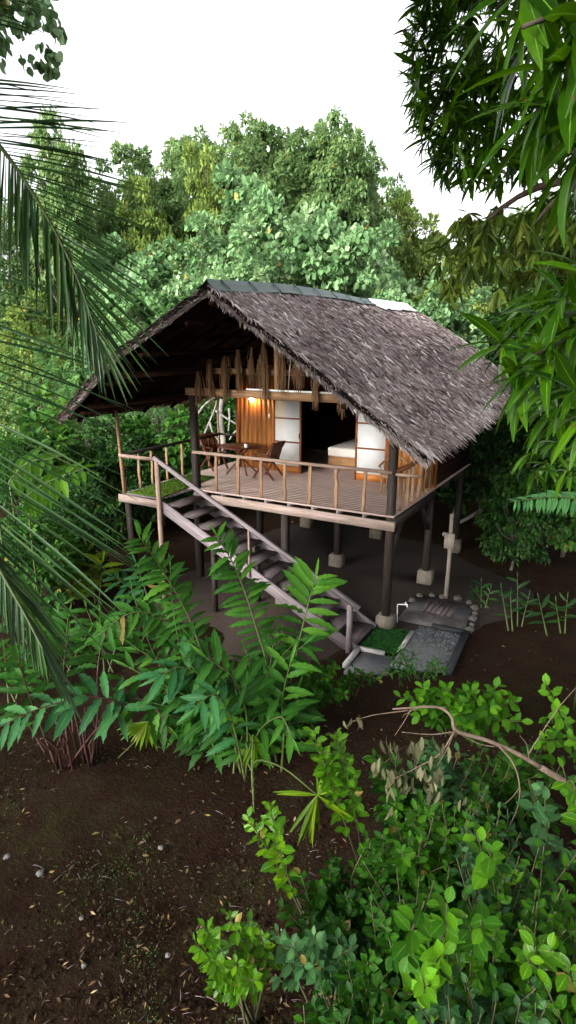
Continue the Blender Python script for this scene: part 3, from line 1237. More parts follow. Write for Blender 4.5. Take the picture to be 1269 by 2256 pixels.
edge = [(5.08, 1.62), (5.16, 1.95), (5.42, 2.12), (5.66, 2.16), (6.0, 2.25), (6.3, 2.14), (6.48, 1.9), (6.54, 1.6), (6.58, 1.3), (6.62, .98), (6.64, .72)]
for k, (x, y) in enumerate(edge):
    rock('border_stone', x, y, .05, .065+.04*RS(k).rand(), M['stonem'], 400+k, 'grey stone in the row bordering the concrete drain pad', 'stone', 'stones bordering the drain pad')
crl = [(343, 1802, .035, 'smallest white coral lump on the brown soil, farthest from the camera'), (354, 1868, .06, 'pale ring-shaped coral lump on bare brown soil'),
       (15, 1890, .085, 'white coral lump on the soil at the left edge of the photo'), (88, 1925, .08, 'flat pale coral lump beside the one at the left edge'),
       (180, 2023, .05, 'dull grey coral lump on mossy soil below the white ones'), (185, 2128, .05, 'greyish stone among twigs on mossy soil'),
       (370, 2105, .05, 'pale coral lump on mossy soil near the bright bush')]
for k, (px, py, s, lb) in enumerate(crl):
    p = gat(px, py)
    rock('coral_lump', p[0], p[1], s*.1, s*.55, M['coral'], 500+k, lb, 'stone')

tp = empty('standpipe_tap', (5.16, .35, 0), 'thin white standpipe with tap beside the front right footing', 'tap')
m = MB(300)
m.tube([(5.16, .35, 0), (5.14, .36, .42), (5.15, .37, .44), (5.3, .42, .445)], .014, 7)
m.build('pipe', M['white'], tp)
m = MB(301)
m.tube([(5.30, .42, .46), (5.33, .43, .45), (5.335, .43, .39)], [.02, .024, .015], 7)
m.tube([(5.30, .38, .49), (5.30, .46, .49)], .01, 6)
m.tube([(5.30, .42, .44), (5.30, .42, .49)], .008, 6)
m.build('faucet', M['white'], tp)

ps = empty('wooden_post', (5.73, 2.2, 0), 'weathered grey post with a box fixed on it behind the drain pad', 'post')
m = MB(302)
m.tube([(5.73, 2.2, -.1), (5.74, 2.22, 1.0), (5.72, 2.22, 2.12)], [.05, .048, .045], 7, wob=.2)
m.build('post', M['graywood'], ps)
m = MB(303)
m.box(5.62, 5.84, 2.10, 2.18, 1.30, 1.66)
m.box(5.57, 5.66, 2.09, 2.19, 1.60, 1.67)
m.build('box', M['graywood'], ps)

# ------------------------------------------------------------------ litter on the soil
L = Leaves()
r = RS(15)
for k in range(1300):
    if r.rand() < .7:
        px, py = r.rand()*1269, 1560+r.rand()**.8*696
    else:
        px, py = r.rand()*1269, 1050+r.rand()*560
    p = gat(px, py)
    if 4.2 < p[0] < 6.7 and -1.6 < p[1] < 2.2:
        continue
    a = r.rand()*6.28
    big = r.rand() < .3
    t = r.rand()**2.6*.6 + (.5 if r.rand() < .05 else 0)
    L.add((p[0], p[1], .0+.02*r.rand()), (math.cos(a), math.sin(a), .25*r.randn()), (r.randn()*.5, r.randn()*.5, 1),
          (.02+.06*r.rand()**2) if not big else .05+.05*r.rand(), .35+.4*r.rand(), min(t, 1))
lf = link('fallen_leaves', L.mesh('fallen_leaves', OVATE_S), M['dead'])
tag(lf, kind='stuff')
m = MB(310)
for k in range(260):
    px, py = r.rand()*900, 1600+r.rand()*656
    p = gat(px, py)
    a = r.rand()*6.28
    l = .03+.12*r.rand()**2
    d = np.array([math.cos(a), math.sin(a), .05*r.randn()])*l
    m.tube([p+[0, 0, .012], p+d*.5+[0, 0, .018], p+d+[0, 0, .012]], .0025+.003*r.rand(), 4, t=r.rand())
tag(m.build('twigs', M['tread']), kind='stuff')
L = Leaves()
for k in range(6500):
    px, py = r.rand()*1300-20, 1560+r.rand()**.8*696
    p = gat(px, py)
    if 4.2 < p[0] < 6.8 and -2.2 < p[1] < 2.2:
        continue
    L.add((p[0], p[1], -.012), (r.randn(), r.randn(), .25*r.randn()), (r.randn()*.3, r.randn()*.3, 1), .012+.05*r.rand()**3, 1.0, .5)
tag(link('soil_clods', L.mesh('soil_clods', leaf_tmpl([.3, .5, .3], -.6, -.2)), M['soil']), kind='stuff')
# weeds / moss tufts on the soil
L = Leaves()
for k in range(5200):
    px, py = r.rand()*900-20, 1830+r.rand()**.7*430
    if r.rand() < .25:
        px, py = r.rand()*330, 1640+r.rand()*300
    p = gat(px, py)
    if math.sin(p[0]*2.1+1)*math.sin(p[1]*2.7)+.5*math.sin(p[0]*5+p[1]*4) < .05:
        continue
    L.add((p[0], p[1], -.01), (r.randn()*.7, r.randn()*.7, 1), r.randn(3), .010+.018*r.rand(), .7, r.rand()*.3)
tag(link('weeds', L.mesh('weeds', OVATE_S), M['olive']), kind='stuff')

# ==================================================================== VEGETATION
ZUP = np.array([0, 0, 1.0])


def rdir(r, n):
    return nrm(r.randn(n, 3))


def crown(L, cen, R, ncl, per, ls, seed, csize=.22, lo=.5, zmin=-.75, droop=.25, tvar=.16, lw=(.8, 1.2), upn=.8, lump=.22):
    """leaf clumps spread through a lumpy ellipsoid"""
    r = RS(seed)
    cen, R = np.array(cen, float), np.array(R, float)
    A = r.randn(6, 3)*2.2
    ph = r.rand(6)*6.28
    tips = []
    while len(tips) < ncl:
        d = rdir(r, 1)[0]
        if d[2] < zmin:
            continue
        f = 1+lump*np.sin(A@d+ph).sum()/2.2
        rad = lo+(1-lo)*r.rand()**.55
        c = cen+R*d*f*rad
        if c[2] < .15:
            continue
        tips.append((c, d, rad))
    for c, d, rad in tips:
        s = csize*R.mean()*(.6+.8*r.rand())
        k = int(per*(.6+.8*r.rand()))
        o = rdir(r, k)
        o[:, 2] = np.abs(o[:, 2])*1.1-.45
        P = c+o*s*np.array([1, 1, .75])*(r.rand(k, 1)**.4)
        out = nrm(o+d*.6)
        Y = out+r.randn(k, 3)*.35-ZUP*droop
        N = ZUP*upn+out*.55+r.randn(k, 3)*.4
        tb = .45+r.randn()*tvar+.12*(d[2])*0
        L.extend(P, Y, N, ls*(lw[0]+(lw[1]-lw[0])*r.rand(k)), .85+.3*r.rand(k), np.clip(tb+r.randn(k)*.14, 0, 1))
    return tips


def skeleton(m, base, fork, tips, r, r0, nl=12, seed=1, wob=.2):
    rr = RS(seed)
    base, fork = np.array(base, float), np.array(fork, float)
    mid = (base+fork)/2+np.append(rr.randn(2)*.12*np.linalg.norm(fork-base)*.4, 0)
    m.tube(bez([base, mid, fork], 8), np.linspace(r0*1.25, r0*.8, 8), 9, wob=wob)
    idx = rr.permutation(len(tips))[:nl]
    for i in idx:
        c = tips[i][0]
        k = fork+(c-fork)*.5+rr.randn(3)*.12*np.linalg.norm(c-fork)
        m.tube(bez([fork-(fork-base)*.15*rr.rand(), k, c], 7), np.linspace(r0*.55, r0*.1, 7), 6, wob=wob)


PROTO = {}


def proto(name, H, W, leafm, barkm, tm, fork, r0, crowns, nl=12):
    """a tree built at the origin; crowns: list of dicts for crown()"""
    L = Leaves()
    tips = []
    for c in crowns:
        tips += crown(L, **c)
    m = MB(sum(map(ord, name)) % 97)
    skeleton(m, (0, 0, -.2), fork, tips, None, r0, nl)
    tr = npmesh('trunk', np.concatenate(m.V), np.concatenate(m.Q), np.concatenate(m.U), np.concatenate(m.T), True)
    tr.materials.append(M[barkm])
    cr = L.mesh('crown', tm)
    cr.materials.append(M[leafm])
    PP = np.array(L.P)
    H = np.percentile(PP[:, 2], 99.5)+.15
    W = 2*np.percentile(np.hypot(PP[:, 0], PP[:, 1]), 97)
    PROTO[name] = (H, W, tr, cr)


def plant(kind, px, py, d, wpx, label, name, cat, group=None, rz=None, zs=1.0):
    """stands a tree of a kind so that its top shows at the given pixel d metres deep"""
    H, W, tr, cr = PROTO[kind]
    top = at(px, py, d)
    o = empty(name, (top[0], top[1], 0), label, cat, group)
    s = wpx*d/F/W
    o.scale = (s, s, top[2]/H*zs)
    o.rotation_euler.z = rz if rz is not None else (px*1.7+py) % 6.28
    for n, me in (('trunk', tr), ('crown', cr)):
        c = bpy.data.objects.new(n, me)
        C.objects.link(c)
        c.parent = o
    return o


proto('hib1', 9, 7, 'hib', 'bark', ROUND, (0, 0, 2.5), .16, [dict(cen=(0, 0, 4.9), R=(3.1, 3.1, 4.0), ncl=170, per=52, ls=.23, seed=1, csize=.17, lo=.55, zmin=-.95, droop=.45)])
proto('hib2', 9, 7, 'hib', 'bark', ROUND, (.3, 0, 2.5), .16, [dict(cen=(0, 0, 4.7), R=(3.2, 2.9, 3.9), ncl=170, per=52, ls=.22, seed=7, csize=.16, lo=.5, zmin=-.95, droop=.45, lump=.3)])
proto('olive1', 16, 10, 'olive', 'bark', OVATE_S, (0, 0, 7), .3, [dict(cen=(0, 0, 11.2), R=(4.4, 4.4, 4.6), ncl=330, per=85, ls=.32, seed=3, csize=.15, lo=.45, zmin=-.8, droop=.5, lump=.3)], 24)
proto('olive2', 16, 10, 'olive', 'bark', OVATE_S, (.6, .3, 6), .3, [dict(cen=(0, 0, 11.0), R=(4.6, 4.2, 4.7), ncl=330, per=85, ls=.31, seed=13, csize=.14, lo=.4, zmin=-.8, droop=.6, lump=.3)], 30)
proto('bush1', 4, 4, 'bush', 'bark', OVATE_S, (0, 0, 1), .07, [dict(cen=(0, 0, 2.0), R=(1.8, 1.8, 1.8), ncl=130, per=45, ls=.17, seed=21, csize=.2, lo=.4, zmin=-.95, droop=.35)], 16)
proto('bush2', 4, 4, 'bush', 'bark', OVATE, (0, .1, 1.2), .07, [dict(cen=(0, 0, 2.1), R=(1.8, 1.7, 1.7), ncl=100, per=26, ls=.27, seed=27, csize=.2, lo=.4, zmin=-.95, droop=.5, lump=.3)], 16)
proto('yellow1', 9, 7, 'yellow', 'bark', OVATE_S, (0, 0, 3), .16, [dict(cen=(0, 0, 5.5), R=(3.1, 3.1, 3.4), ncl=190, per=70, ls=.27, seed=31, csize=.16, lo=.5, zmin=-.9, droop=.4)], 14)


def feathery(seed):
    """tree of drooping pinnate sprays"""
    r = RS(seed)
    L = Leaves()
    tips = []
    for k in range(330):
        d = rdir(r, 1)[0]
        if d[2] < -.8:
            continue
        p = np.array([0, 0, 3.3])+d*np.array([2.6, 2.6, 2.7])*(.5+.5*r.rand()**.6)
        if p[2] < .3:
            continue
        if k % 8 == 0:
            tips.append((p, d, 1))
        out = nrm(d*np.array([1, 1, .3])+r.randn(3)*.3)
        ln = .55+.35*r.rand()
        tb = .45+.16*r.randn()
        sd = nrm(np.cross(out, ZUP))
        for i in range(13):
            t = (i+1)/13
            q = p+out*ln*t-ZUP*ln*.55*t*t
            for s in (-1, 1):
                L.add(q, sd*s*.9+out*.5-ZUP*.15, ZUP+r.randn(3)*.25, .15*(1-.5*abs(t-.4)), .75, min(max(tb+.1*r.randn(), 0), 1))
    m = MB(9)
    skeleton(m, (0, 0, -.2), (0, 0, 1.6), tips, None, .1, 18)
    tr = npmesh('trunk', np.concatenate(m.V), np.concatenate(m.Q), np.concatenate(m.U), np.concatenate(m.T), True)
    tr.materials.append(M['bark'])
    cr = L.mesh('crown', OVATE_S)
    cr.materials.append(M['feather'])
    return 6, 5.6, tr, cr


proto('shade1', 19, 11, 'bush', 'bark', OVATE_S, (-2.5, 2.5, 9), .3, [dict(cen=(-4.5, 4.2, 14.6), R=(5.8, 5.8, 3.4), ncl=300, per=80, ls=.34, seed=41, csize=.16, lo=.2, zmin=-.95, droop=.3, lump=.15)], 24)
proto('dark1', 11, 5, 'glossy', 'bark', OVATE_S, (0, 0, 4), .2, [dict(cen=(0, 0, 7.2), R=(2.3, 2.3, 3.8), ncl=230, per=70, ls=.24, seed=43, csize=.17, lo=.3, zmin=-.95, droop=.5, lump=.25)], 14)  # tree with canopy shade put into its leaf colour
proto('dark2', 4, 4, 'glossy', 'bark', OVATE_S, (0, 0, 1), .07, [dict(cen=(0, 0, 2.0), R=(1.8, 1.8, 1.8), ncl=120, per=45, ls=.18, seed=23, csize=.2, lo=.4, zmin=-.95, droop=.4)], 16)  # thicket bush with the shade put into its leaf colour
PROTO['feather1'] = feathery(33)

HB, OL = 'hibiscus_tree', 'forest_tree'
for a in [
    ('hib1', 640, 405, 25, 300, 'tall pale green round-leaved tree behind the middle of the roof ridge'),
    ('hib2', 530, 375, 26.5, 280, 'tallest pale round-leaved tree, below the highest olive crowns'),
    ('hib2', 425, 480, 23, 260, 'pale blue-green round-leaved tree above the front peak of the roof'),
    ('hib1', 315, 535, 24, 250, 'pale round-leaved tree left of the roof peak'),
    ('hib1', 745, 470, 23.5, 270, 'pale round-leaved tree above the bare metal end of the ridge'),
    ('hib2', 845, 490, 26, 220, 'blue-green round-leaved tree right of the ridge, below the yellow tree'),
    ('hib2', 560, 500, 22, 270, 'low pale round-leaved tree just behind the green ridge cap'),
    ('hib1', 905, 610, 21.5, 220, 'low round-leaved tree behind the back end of the roof'),
    ('hib1', 1010, 640, 22, 230, 'light green round-leaved tree between the roof and the mango branches'),
    ('hib2', 225, 520, 26, 240, 'round-leaved tree behind the tips of the upper palm frond'),
]:
    plant(*a, HB, 'tree', 'round-leaved trees behind the house')
for a in [
    ('olive1', 650, 272, 32, 330, 'tall olive-green forest tree, middle of the skyline'),
    ('olive2', 765, 262, 31, 250, 'tall forest tree with open drooping twigs at the right end of the high skyline'),
    ('olive2', 505, 262, 33, 270, 'olive-green forest tree with a pointed leader on the skyline'),
    ('olive1', 405, 292, 33, 260, 'yellowish forest tree on the left slope of the skyline'),
    ('olive1', 320, 345, 30, 260, 'lower olive forest tree at the left end of the high skyline'),
    ('olive2', 130, 262, 26, 210, 'dark forest tree behind the upper palm frond'),
    ('olive1', 580, 290, 34, 280, 'broad forest tree filling the middle of the skyline'),
    ('olive1', 715, 285, 34, 250, 'broad forest tree between the two highest skyline crowns'),
    ('olive2', 450, 320, 32, 260, 'broad forest tree below the pointed skyline leader'),
    ('olive1', 855, 382, 42, 170, 'small distant dark tree right of the high skyline'),
    ('olive1', 20, 420, 27, 230, 'dark forest tree at the left edge behind the palm leaflets'),
    ('olive2', 215, 430, 30, 240, 'forest tree in the gap between the palm frond and the skyline trees'),
    ('olive2', 1110, 470, 38, 260, 'distant forest tree seen through the mango foliage'),
    ('olive1', 1260, 430, 36, 260, 'distant forest tree at the right edge behind the mango'),
]:
    plant(*a, OL, 'tree')
for a in [
    ('yellow1', 885, 430, 36, 200, 'bright yellow-green tree in the distance right of the high skyline'),
    ('yellow1', 950, 478, 38, 220, 'distant pale yellow-green tree left of the mango crown'),
    ('yellow1', 1015, 540, 30, 230, 'yellow-green tree behind the mango crown edge'),
    ('yellow1', 450, 330, 29.5, 200, 'yellow-green tree below the left skyline crowns'),
    ('yellow1', 320, 400, 28, 200, 'yellow-green tree left of the pale round-leaved trees'),
    ('yellow1', 60, 650, 25, 220, 'yellow-green tree behind the palm at the left edge'),
]:
    plant(*a, 'yellow_green_tree', 'tree')
for a in [
    ('feather1', 335, 625, 21, 270, 'feathery-leaved tree touching the left slope of the roof'),
    ('feather1', 215, 690, 20, 260, 'feathery-leaved tree left of the front roof slope'),
    ('feather1', 90, 720, 20, 240, 'feathery-leaved tree behind the middle palm frond'),
    ('feather1', 430, 590, 23.5, 230, 'feathery-leaved tree just behind the front roof peak'),
    ('feather1', 1080, 690, 24, 220, 'feathery-leaved tree behind the right edge of the roof'),
]:
    plant(*a, 'feathery_tree', 'tree')
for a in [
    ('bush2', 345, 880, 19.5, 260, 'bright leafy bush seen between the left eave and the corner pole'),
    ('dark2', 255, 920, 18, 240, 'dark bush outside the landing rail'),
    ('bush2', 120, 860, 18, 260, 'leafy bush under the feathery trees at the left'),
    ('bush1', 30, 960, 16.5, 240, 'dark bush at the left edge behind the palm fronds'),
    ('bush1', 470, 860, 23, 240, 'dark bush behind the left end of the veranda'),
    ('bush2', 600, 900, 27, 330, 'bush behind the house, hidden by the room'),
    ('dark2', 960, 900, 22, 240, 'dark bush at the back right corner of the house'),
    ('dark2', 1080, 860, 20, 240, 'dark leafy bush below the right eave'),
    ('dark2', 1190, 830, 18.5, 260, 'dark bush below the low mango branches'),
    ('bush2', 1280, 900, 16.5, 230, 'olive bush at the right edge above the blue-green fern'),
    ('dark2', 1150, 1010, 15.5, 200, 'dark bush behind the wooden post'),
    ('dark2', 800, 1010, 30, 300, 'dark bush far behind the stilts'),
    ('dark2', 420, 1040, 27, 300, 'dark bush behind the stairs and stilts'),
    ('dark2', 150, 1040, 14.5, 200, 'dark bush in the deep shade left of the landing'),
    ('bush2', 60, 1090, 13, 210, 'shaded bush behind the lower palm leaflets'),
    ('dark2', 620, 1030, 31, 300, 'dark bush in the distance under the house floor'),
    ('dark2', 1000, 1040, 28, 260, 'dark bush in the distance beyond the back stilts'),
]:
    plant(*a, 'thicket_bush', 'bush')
def overhead(kind, x, y, hgt, wid, label, rz):  # unseen trees added to shade the foreground soil
    H, W, tr, cr = PROTO[kind]
    o = empty(OL, (x, y, 0), label, 'tree')
    o.scale = (wid/W, wid/W, hgt/H)
    o.rotation_euler.z = rz
    for n, me in (('trunk', tr), ('crown', cr)):
        c = bpy.data.objects.new(n, me)
        C.objects.link(c)
        c.parent = o


for a in [('olive1', 11.5, -14.5, 21, 12, 'unseen tall tree added to shade the clearing, behind the viewer', .3), ('olive2', 3.0, -13.0, 20, 12, 'unseen tall tree added to shade the clearing, behind the palm', 2.0)]:
    overhead(*a)
H, W, tr, cr = PROTO['shade1']  # out of view, crown offset and added to shade the foreground
o = empty(OL, (12.5, -13.2, 0), 'unseen leaning tree added to shade the clearing, above the viewer', 'tree')
for n, me in (('trunk', tr), ('crown', cr)):
    c = bpy.data.objects.new(n, me)
    C.objects.link(c)
    c.parent = o
plant('dark1', 1490, 330, 13.5, 600, 'added shade tree with darkened leaves behind the low mango branches at the right edge', OL, 'tree')  # extra canopy added to shade the ground right of the house
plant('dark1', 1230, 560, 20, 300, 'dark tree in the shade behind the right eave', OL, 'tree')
# forest floor mass that closes the view below the crowns far off
L = Leaves()
r = RS(55)
for k in range(26000):
    px, d = r.rand()*1800-250, 33+16*r.rand()
    p = at(px, 770, d)
    z = r.rand()**1.2*(6.2+1.5*math.sin(px*.02)+1.2*math.sin(px*.051))
    L.add((p[0], p[1], z), r.randn(3)-ZUP*.5, ZUP+r.randn(3)*.6, .38+.2*r.rand(), 1, r.rand()*.8)
tag(link('undergrowth', L.mesh('undergrowth', OVATE_S), M['bush']), kind='stuff')

# pale trunked tree at the left end of the veranda
pt = empty('pale_trunk_tree', (-2.2, 5.2, 0), 'slender tree with pale forked trunk behind the left end of the veranda', 'tree')
D0 = 19.5
m = MB(400)
m.tube(bez([gat(500, 1050), at(495, 1000, D0), at(490, 950, D0), at(487, 905, D0), at(492, 865, D0), at(500, 800, D0)], 14), np.linspace(.095, .07, 14), 8, wob=.25)
m.build('trunk', M['barkpale'], pt)
m = MB(401)
for pts in ([(440, 985), (455, 945), (472, 905), (484, 860)], [(432, 920), (448, 895), (470, 878), (484, 868)], [(475, 905), (500, 922), (540, 945)],
            [(462, 930), (470, 955), (486, 975)], [(540, 930), (515, 955), (505, 970)], [(505, 900), (506, 925), (503, 950)]):
    m.tube(bez([at(x, y, D0-.4) for x, y in pts], 8), np.linspace(.045, .022, 8), 6, wob=.2)
m.build('limb', M['barkpale'], pt)
L = Leaves()
crown(L, at(490, 800, D0+.5), (1.6, 1.6, 1.0), 26, 22, .24, 77, .25)
crown(L, at(510, 920, D0+1.0), (1.5, .6, .9), 14, 12, .22, 79, .25)
link('crown', L.mesh('crown', OVATE), M['bush'], pt)
# leaning pale stems right of the house
pt = empty('leaning_tree', gat(1008, 1125), 'slim pale leaning trunk in the dark right of the house', 'tree')
m = MB(402)
B = gat(1000, 1140)
d0 = (B-CAM)@FW
m.tube(bez([B, at(1010, 1110, d0), at(1035, 1070, d0), at(1062, 1035, d0), at(1075, 1010, d0), at(1068, 960, d0), at(1075, 900, d0)], 14), np.linspace(.12, .06, 14), 7, wob=.25)
m.build('trunk', M['barkpale'], pt)
L = Leaves()
crown(L, at(1075, 880, d0), (1.6, 1.6, 1.2), 30, 30, .2, 78, .25)
link('crown', L.mesh('crown', OVATE), M['bush'], pt)
m = MB(403)
B = gat(1050, 1140)
d0 = (B-CAM)@FW-1
m.tube([at(1053, 1128, d0), at(1075, 1115, d0), at(1098, 1100, d0)], [.06, .05, .045], 7, wob=.2)
m.tube([at(1053, 1128, d0), at(1030, 1142, d0), at(1010, 1152, d0)], [.06, .06, .06], 7, wob=.2)
tag(m.build('fallen_pole', M['barkpale']), 'pale slanting pole lying in the dark bushes right of the wooden post', 'pole')

# hanging branch of a round-leaved tree, top left
rt = empty('round_leaved_tree', (-1.5, -4.5, 0), 'round-leaved tree hanging into the top left corner above the palm', 'tree')
m = MB(404)
bb = at(-420, 1500, 9)
m.tube(bez([(bb[0], bb[1], -.2), at(-330, 900, 9), at(-250, 300, 9), at(-150, -50, 9), at(-30, -80, 9), at(80, 20, 8.6)], 18), np.linspace(.22, .03, 18), 8, wob=.2)
m.build('trunk', M['bark'], rt)
L = Leaves()
r = RS(99)
for k in range(46):
    px, py = r.rand()*260-160, -80+r.rand()*200
    if px > 30 and py > 60+90*r.rand():
        px = 60+60*r.rand()
    c = at(px, py, 8.2+1.2*r.rand())
    for q in range(20):
        o = rdir(r, 1)[0]
        L.add(c+o*.22*r.rand(), o*.7-ZUP*.6, ZUP*.5+o*.5+r.randn(3)*.5, .11+.05*r.rand(), 1, min(1, max(0, .4+.2*r.randn())))
for px, py in ((118, 60), (128, 75), (100, 100), (115, 120), (55, 130), (95, 140), (120, 150), (70, 30), (110, 20), (40, 60), (10, 40)):
    c = at(px, py, 8.5)
    for q in range(9):
        o = rdir(r, 1)[0]
        L.add(c+o*.13*r.rand(), o*.5-ZUP*.8, ZUP*.3+o*.5+r.randn(3)*.5, .10+.05*r.rand(), 1, min(1, max(0, .45+.2*r.randn())))
link('crown', L.mesh('crown', ROUND), M['hib'], rt)

# ------------------------------------------------------------------ coconut palm, left
palm = empty('coconut_palm', (3.0, -8.9, 0), 'coconut palm at the left edge with long green fronds reaching in', 'palm')
pb = at(-900, 60, 4.8)
m = MB(410)
m.tube(bez([(pb[0]-.3, pb[1]-.2, -.2), (pb[0]-.1, pb[1], 3), (pb[0], pb[1], pb[2])], 14), np.linspace(.2, .13, 14), 10, wob=.1)
m.build('trunk', M['bark'], palm)


def leaflet_strip(V, Q, U, T, p, d0, ln, wd, nrmv, t, sag, r):
    ns = 7
    base = len(V)
    d = d0.copy()
    q = p.copy()
    for i in range(ns+1):
        f = i/ns
        w = wd*(.55+.9*f if f < .4 else .91*(1-((f-.4)/.6)**1.5)+.04)
        sd = nrm(np.cross(d, nrmv))
        up = np.cross(sd, d)
        V += [q-sd*w+up*w*.55, q, q+sd*w+up*w*.55]
        T += [t]*3
        d = nrm(d-ZUP*sag*(.3+f)/ns+r.randn(3)*.012)
        q = q+d*ln/ns
    for i in range(ns):
        a = base+i*3
        for k in (0, 1):
            Q.append([a+k, a+k+1, a+k+4, a+k+3])
            U += [[k*.5, i/ns], [k*.5+.5, i/ns], [k*.5+.5, (i+1)/ns], [k*.5, (i+1)/ns]]


def frond(path, n, t0, right, left, seed, ln, wd=.018):
    """path: rachis; right/left: functions t -> direction; leaflets on both sides"""
    r = RS(seed)
    P = bez(path, 90)
    m = MB(seed)
    m.tube(P, np.linspace(.022, .006, len(P)), 6, t=.3)
    fr = m.build('frond', M['palmstalk'], palm)
    V, Q, U, T = [], [], [], []
    for k in range(n):
        t = t0+(1-t0)*(k+.3*r.rand())/n
        i = t*(len(P)-1)
        i0 = min(int(i), len(P)-2)
        p = P[i0]+(P[i0+1]-P[i0])*(i-i0)
        tan = nrm(P[i0+1]-P[i0])
        for fn, s in ((right, 1), (left, -1)):
            d, sag, l = fn(t, tan)
            d = nrm(d+r.randn(3)*.045)
            leaflet_strip(V, Q, U, T, p, d, l*ln*(.85+.3*r.rand()), wd*(.8+.4*r.rand()), nrm(-FW*.6+UP*.6+RT*.15+r.randn(3)*.35), min(1, max(0, .42+.2*r.randn())), sag, r)
    link('leaflets', npmesh('leaflets', np.array(V), np.array(Q), np.array(U), np.array(T), True), M['palm'], fr)


DN = -UP


def px_dir(deg, into=0.0):
    """direction at an angle below the photo's horizontal"""
    a = math.radians(deg)
    return RT*math.cos(a)-UP*math.sin(a)+FW*into


frond([at(-900, 60, 4.8), at(-420, 40, 4.6), at(-120, 190, 4.3), at(0, 322, 4.15), at(90, 455, 4.05), at(165, 600, 4.0), at(215, 740, 3.95)], 66, .30,
      lambda t, T: (px_dir(-2+66*max(0, (t-.42)/.58)**1.15, .1), .12, 1.0-.5*t**4), lambda t, T: (px_dir(98-16*t, -.05), .3, .95-.5*t**3), 420, .95, .0135)
frond([at(-900, 60, 4.8), at(-480, 250, 4.4), at(-190, 500, 4.1), at(-75, 720, 3.95), at(-38, 900, 3.85), at(-15, 1060, 3.8), at(5, 1200, 3.75)], 34, .36,
      lambda t, T: (px_dir(10+34*max(0, (t-.4)/.6), .05), .10, 1.15-.1*t), lambda t, T: (px_dir(150-25*t, .4), .3, .5-.2*t**3), 421, .95, .0125)
frond([at(-900, 60, 4.8), at(-560, 560, 4.3), at(-260, 960, 3.9), at(-60, 1170, 3.7), at(30, 1310, 3.6), at(95, 1430, 3.5)], 40, .42,
      lambda t, T: (px_dir(36+34*max(0, (t-.45)/.55), .05), .10, 1.0-.45*t**4), lambda t, T: (px_dir(98-15*t, .0), .25, .55-.25*t**3), 422, .85, .011)
frond([at(-900, 60, 4.8), at(-700, -250, 5.2), at(-400, -380, 5.4), at(-100, -250, 5.2), at(-40, 60, 5.0)], 60, .3,
      lambda t, T: (px_dir(4+10*t, .1), .1, .95-.4*t**4), lambda t, T: (px_dir(150, .1), .4, .9), 423, .9, .016)
frond([at(-900, 60, 4.8), at(-1250, -100, 4.9), at(-1650, 150, 5.0), at(-1900, 700, 5.1)], 60, .2,
      lambda t, T: (nrm(T*.5-UP*.9+FW*.3), .4, 1), lambda t, T: (nrm(T*.5-UP*.6-FW*.5), .4, 1), 424, .9, .016)

# ------------------------------------------------------------------ mango tree, right
mt = empty('mango_tree', at(1900, 1900, 4.5)*[1, 1, 0], 'large mango tree filling the right edge with long glossy hanging leaves', 'tree')
mb = at(1950, 1500, 4.6)
m = MB(430)
m.tube(bez([(mb[0], mb[1], -.2), (mb[0]+.1, mb[1], 2.5), (mb[0]-.1, mb[1]+.1, 5.2), at(1850, 300, 4.8)], 16), np.linspace(.32, .2, 16), 10, wob=.15)
m.build('trunk', M['bark'], mt)
for k, pts in enumerate(([(1850, 800, 4.7), (1500, 480, 5.0), (1269, 400, 5.0), (1130, 440, 5.2), (1040, 520, 5.4)], [(1850, 500, 4.8), (1500, 100, 5.0), (1200, 120, 5.2), (1000, 160, 5.3)],
                         [(1850, 900, 4.6), (1500, 760, 3.4), (1300, 740, 2.6), (1180, 780, 2.4)], [(1850, 300, 4.6), (1500, -100, 2.4), (1300, 0, 1.6), (1150, 60, 1.5)],
                         [(1300, 390, 5.0), (1230, 300, 5.3), (1120, 260, 5.6)], [(1290, 395, 5.0), (1225, 440, 5.1), (1170, 500, 5.0)])):
    mm = MB(431+k)
    mm.tube(bez([at(*q) for q in pts], 12), np.linspace(.075 if k in (0, 1) else (.012 if k in (2, 3) else .04), .006, 12), 7, wob=.2)
    mm.build('limb', M['barkbrown' if k in (0, 4, 5) else 'bark'], mt)


def whorl(L, c, ax, n, ll, r, droop=.35, tb=.45, spread=.85):
    ax = nrm(ax)
    a = nrm(np.cross(ax, r.randn(3)))
    b = np.cross(ax, a)
    for i in range(n):
        th = i*2.4+r.rand()*.5
        rad = a*math.cos(th)+b*math.sin(th)
        y = ax*(.25+.5*r.rand())+rad*spread*(.5+.8*r.rand())-ZUP*droop*(.2+1.4*r.rand())+r.randn(3)*.12
        p = c+ax*(.06*ll*4*(r.rand()-.5))
        N = ZUP*.7+ax*.5+r.randn(3)*.2
        L.add(p, y, N, ll*(.7+.5*r.rand()), .9+.3*r.rand(), min(1, max(0, tb+.16*r.randn())))


r = RS(44)
L = Leaves()
edgeL = [(-80, 915), (0, 905), (60, 893), (180, 898), (300, 915), (360, 955), (430, 985), (460, 1040)]
ncl = 0
while ncl < 380:
    px, py = 880+r.rand()*520, -150+r.rand()*600
    xl = np.interp(py, [q[0] for q in edgeL], [q[1] for q in edgeL])+22
    if px < xl or (px < xl+60 and r.rand() < .35):
        continue
    if py > 375 and px > 1010 and r.rand() < .72:
        continue
    d = 4.7+1.6*r.rand()
    c = at(px, py, d)
    ax = nrm(-RT*.8+ZUP*.25-FW*.2+r.randn(3)*.5)
    whorl(L, c, ax, 11+r.randint(5), .21, r, .5, .55+.2*r.randn())
    ncl += 1
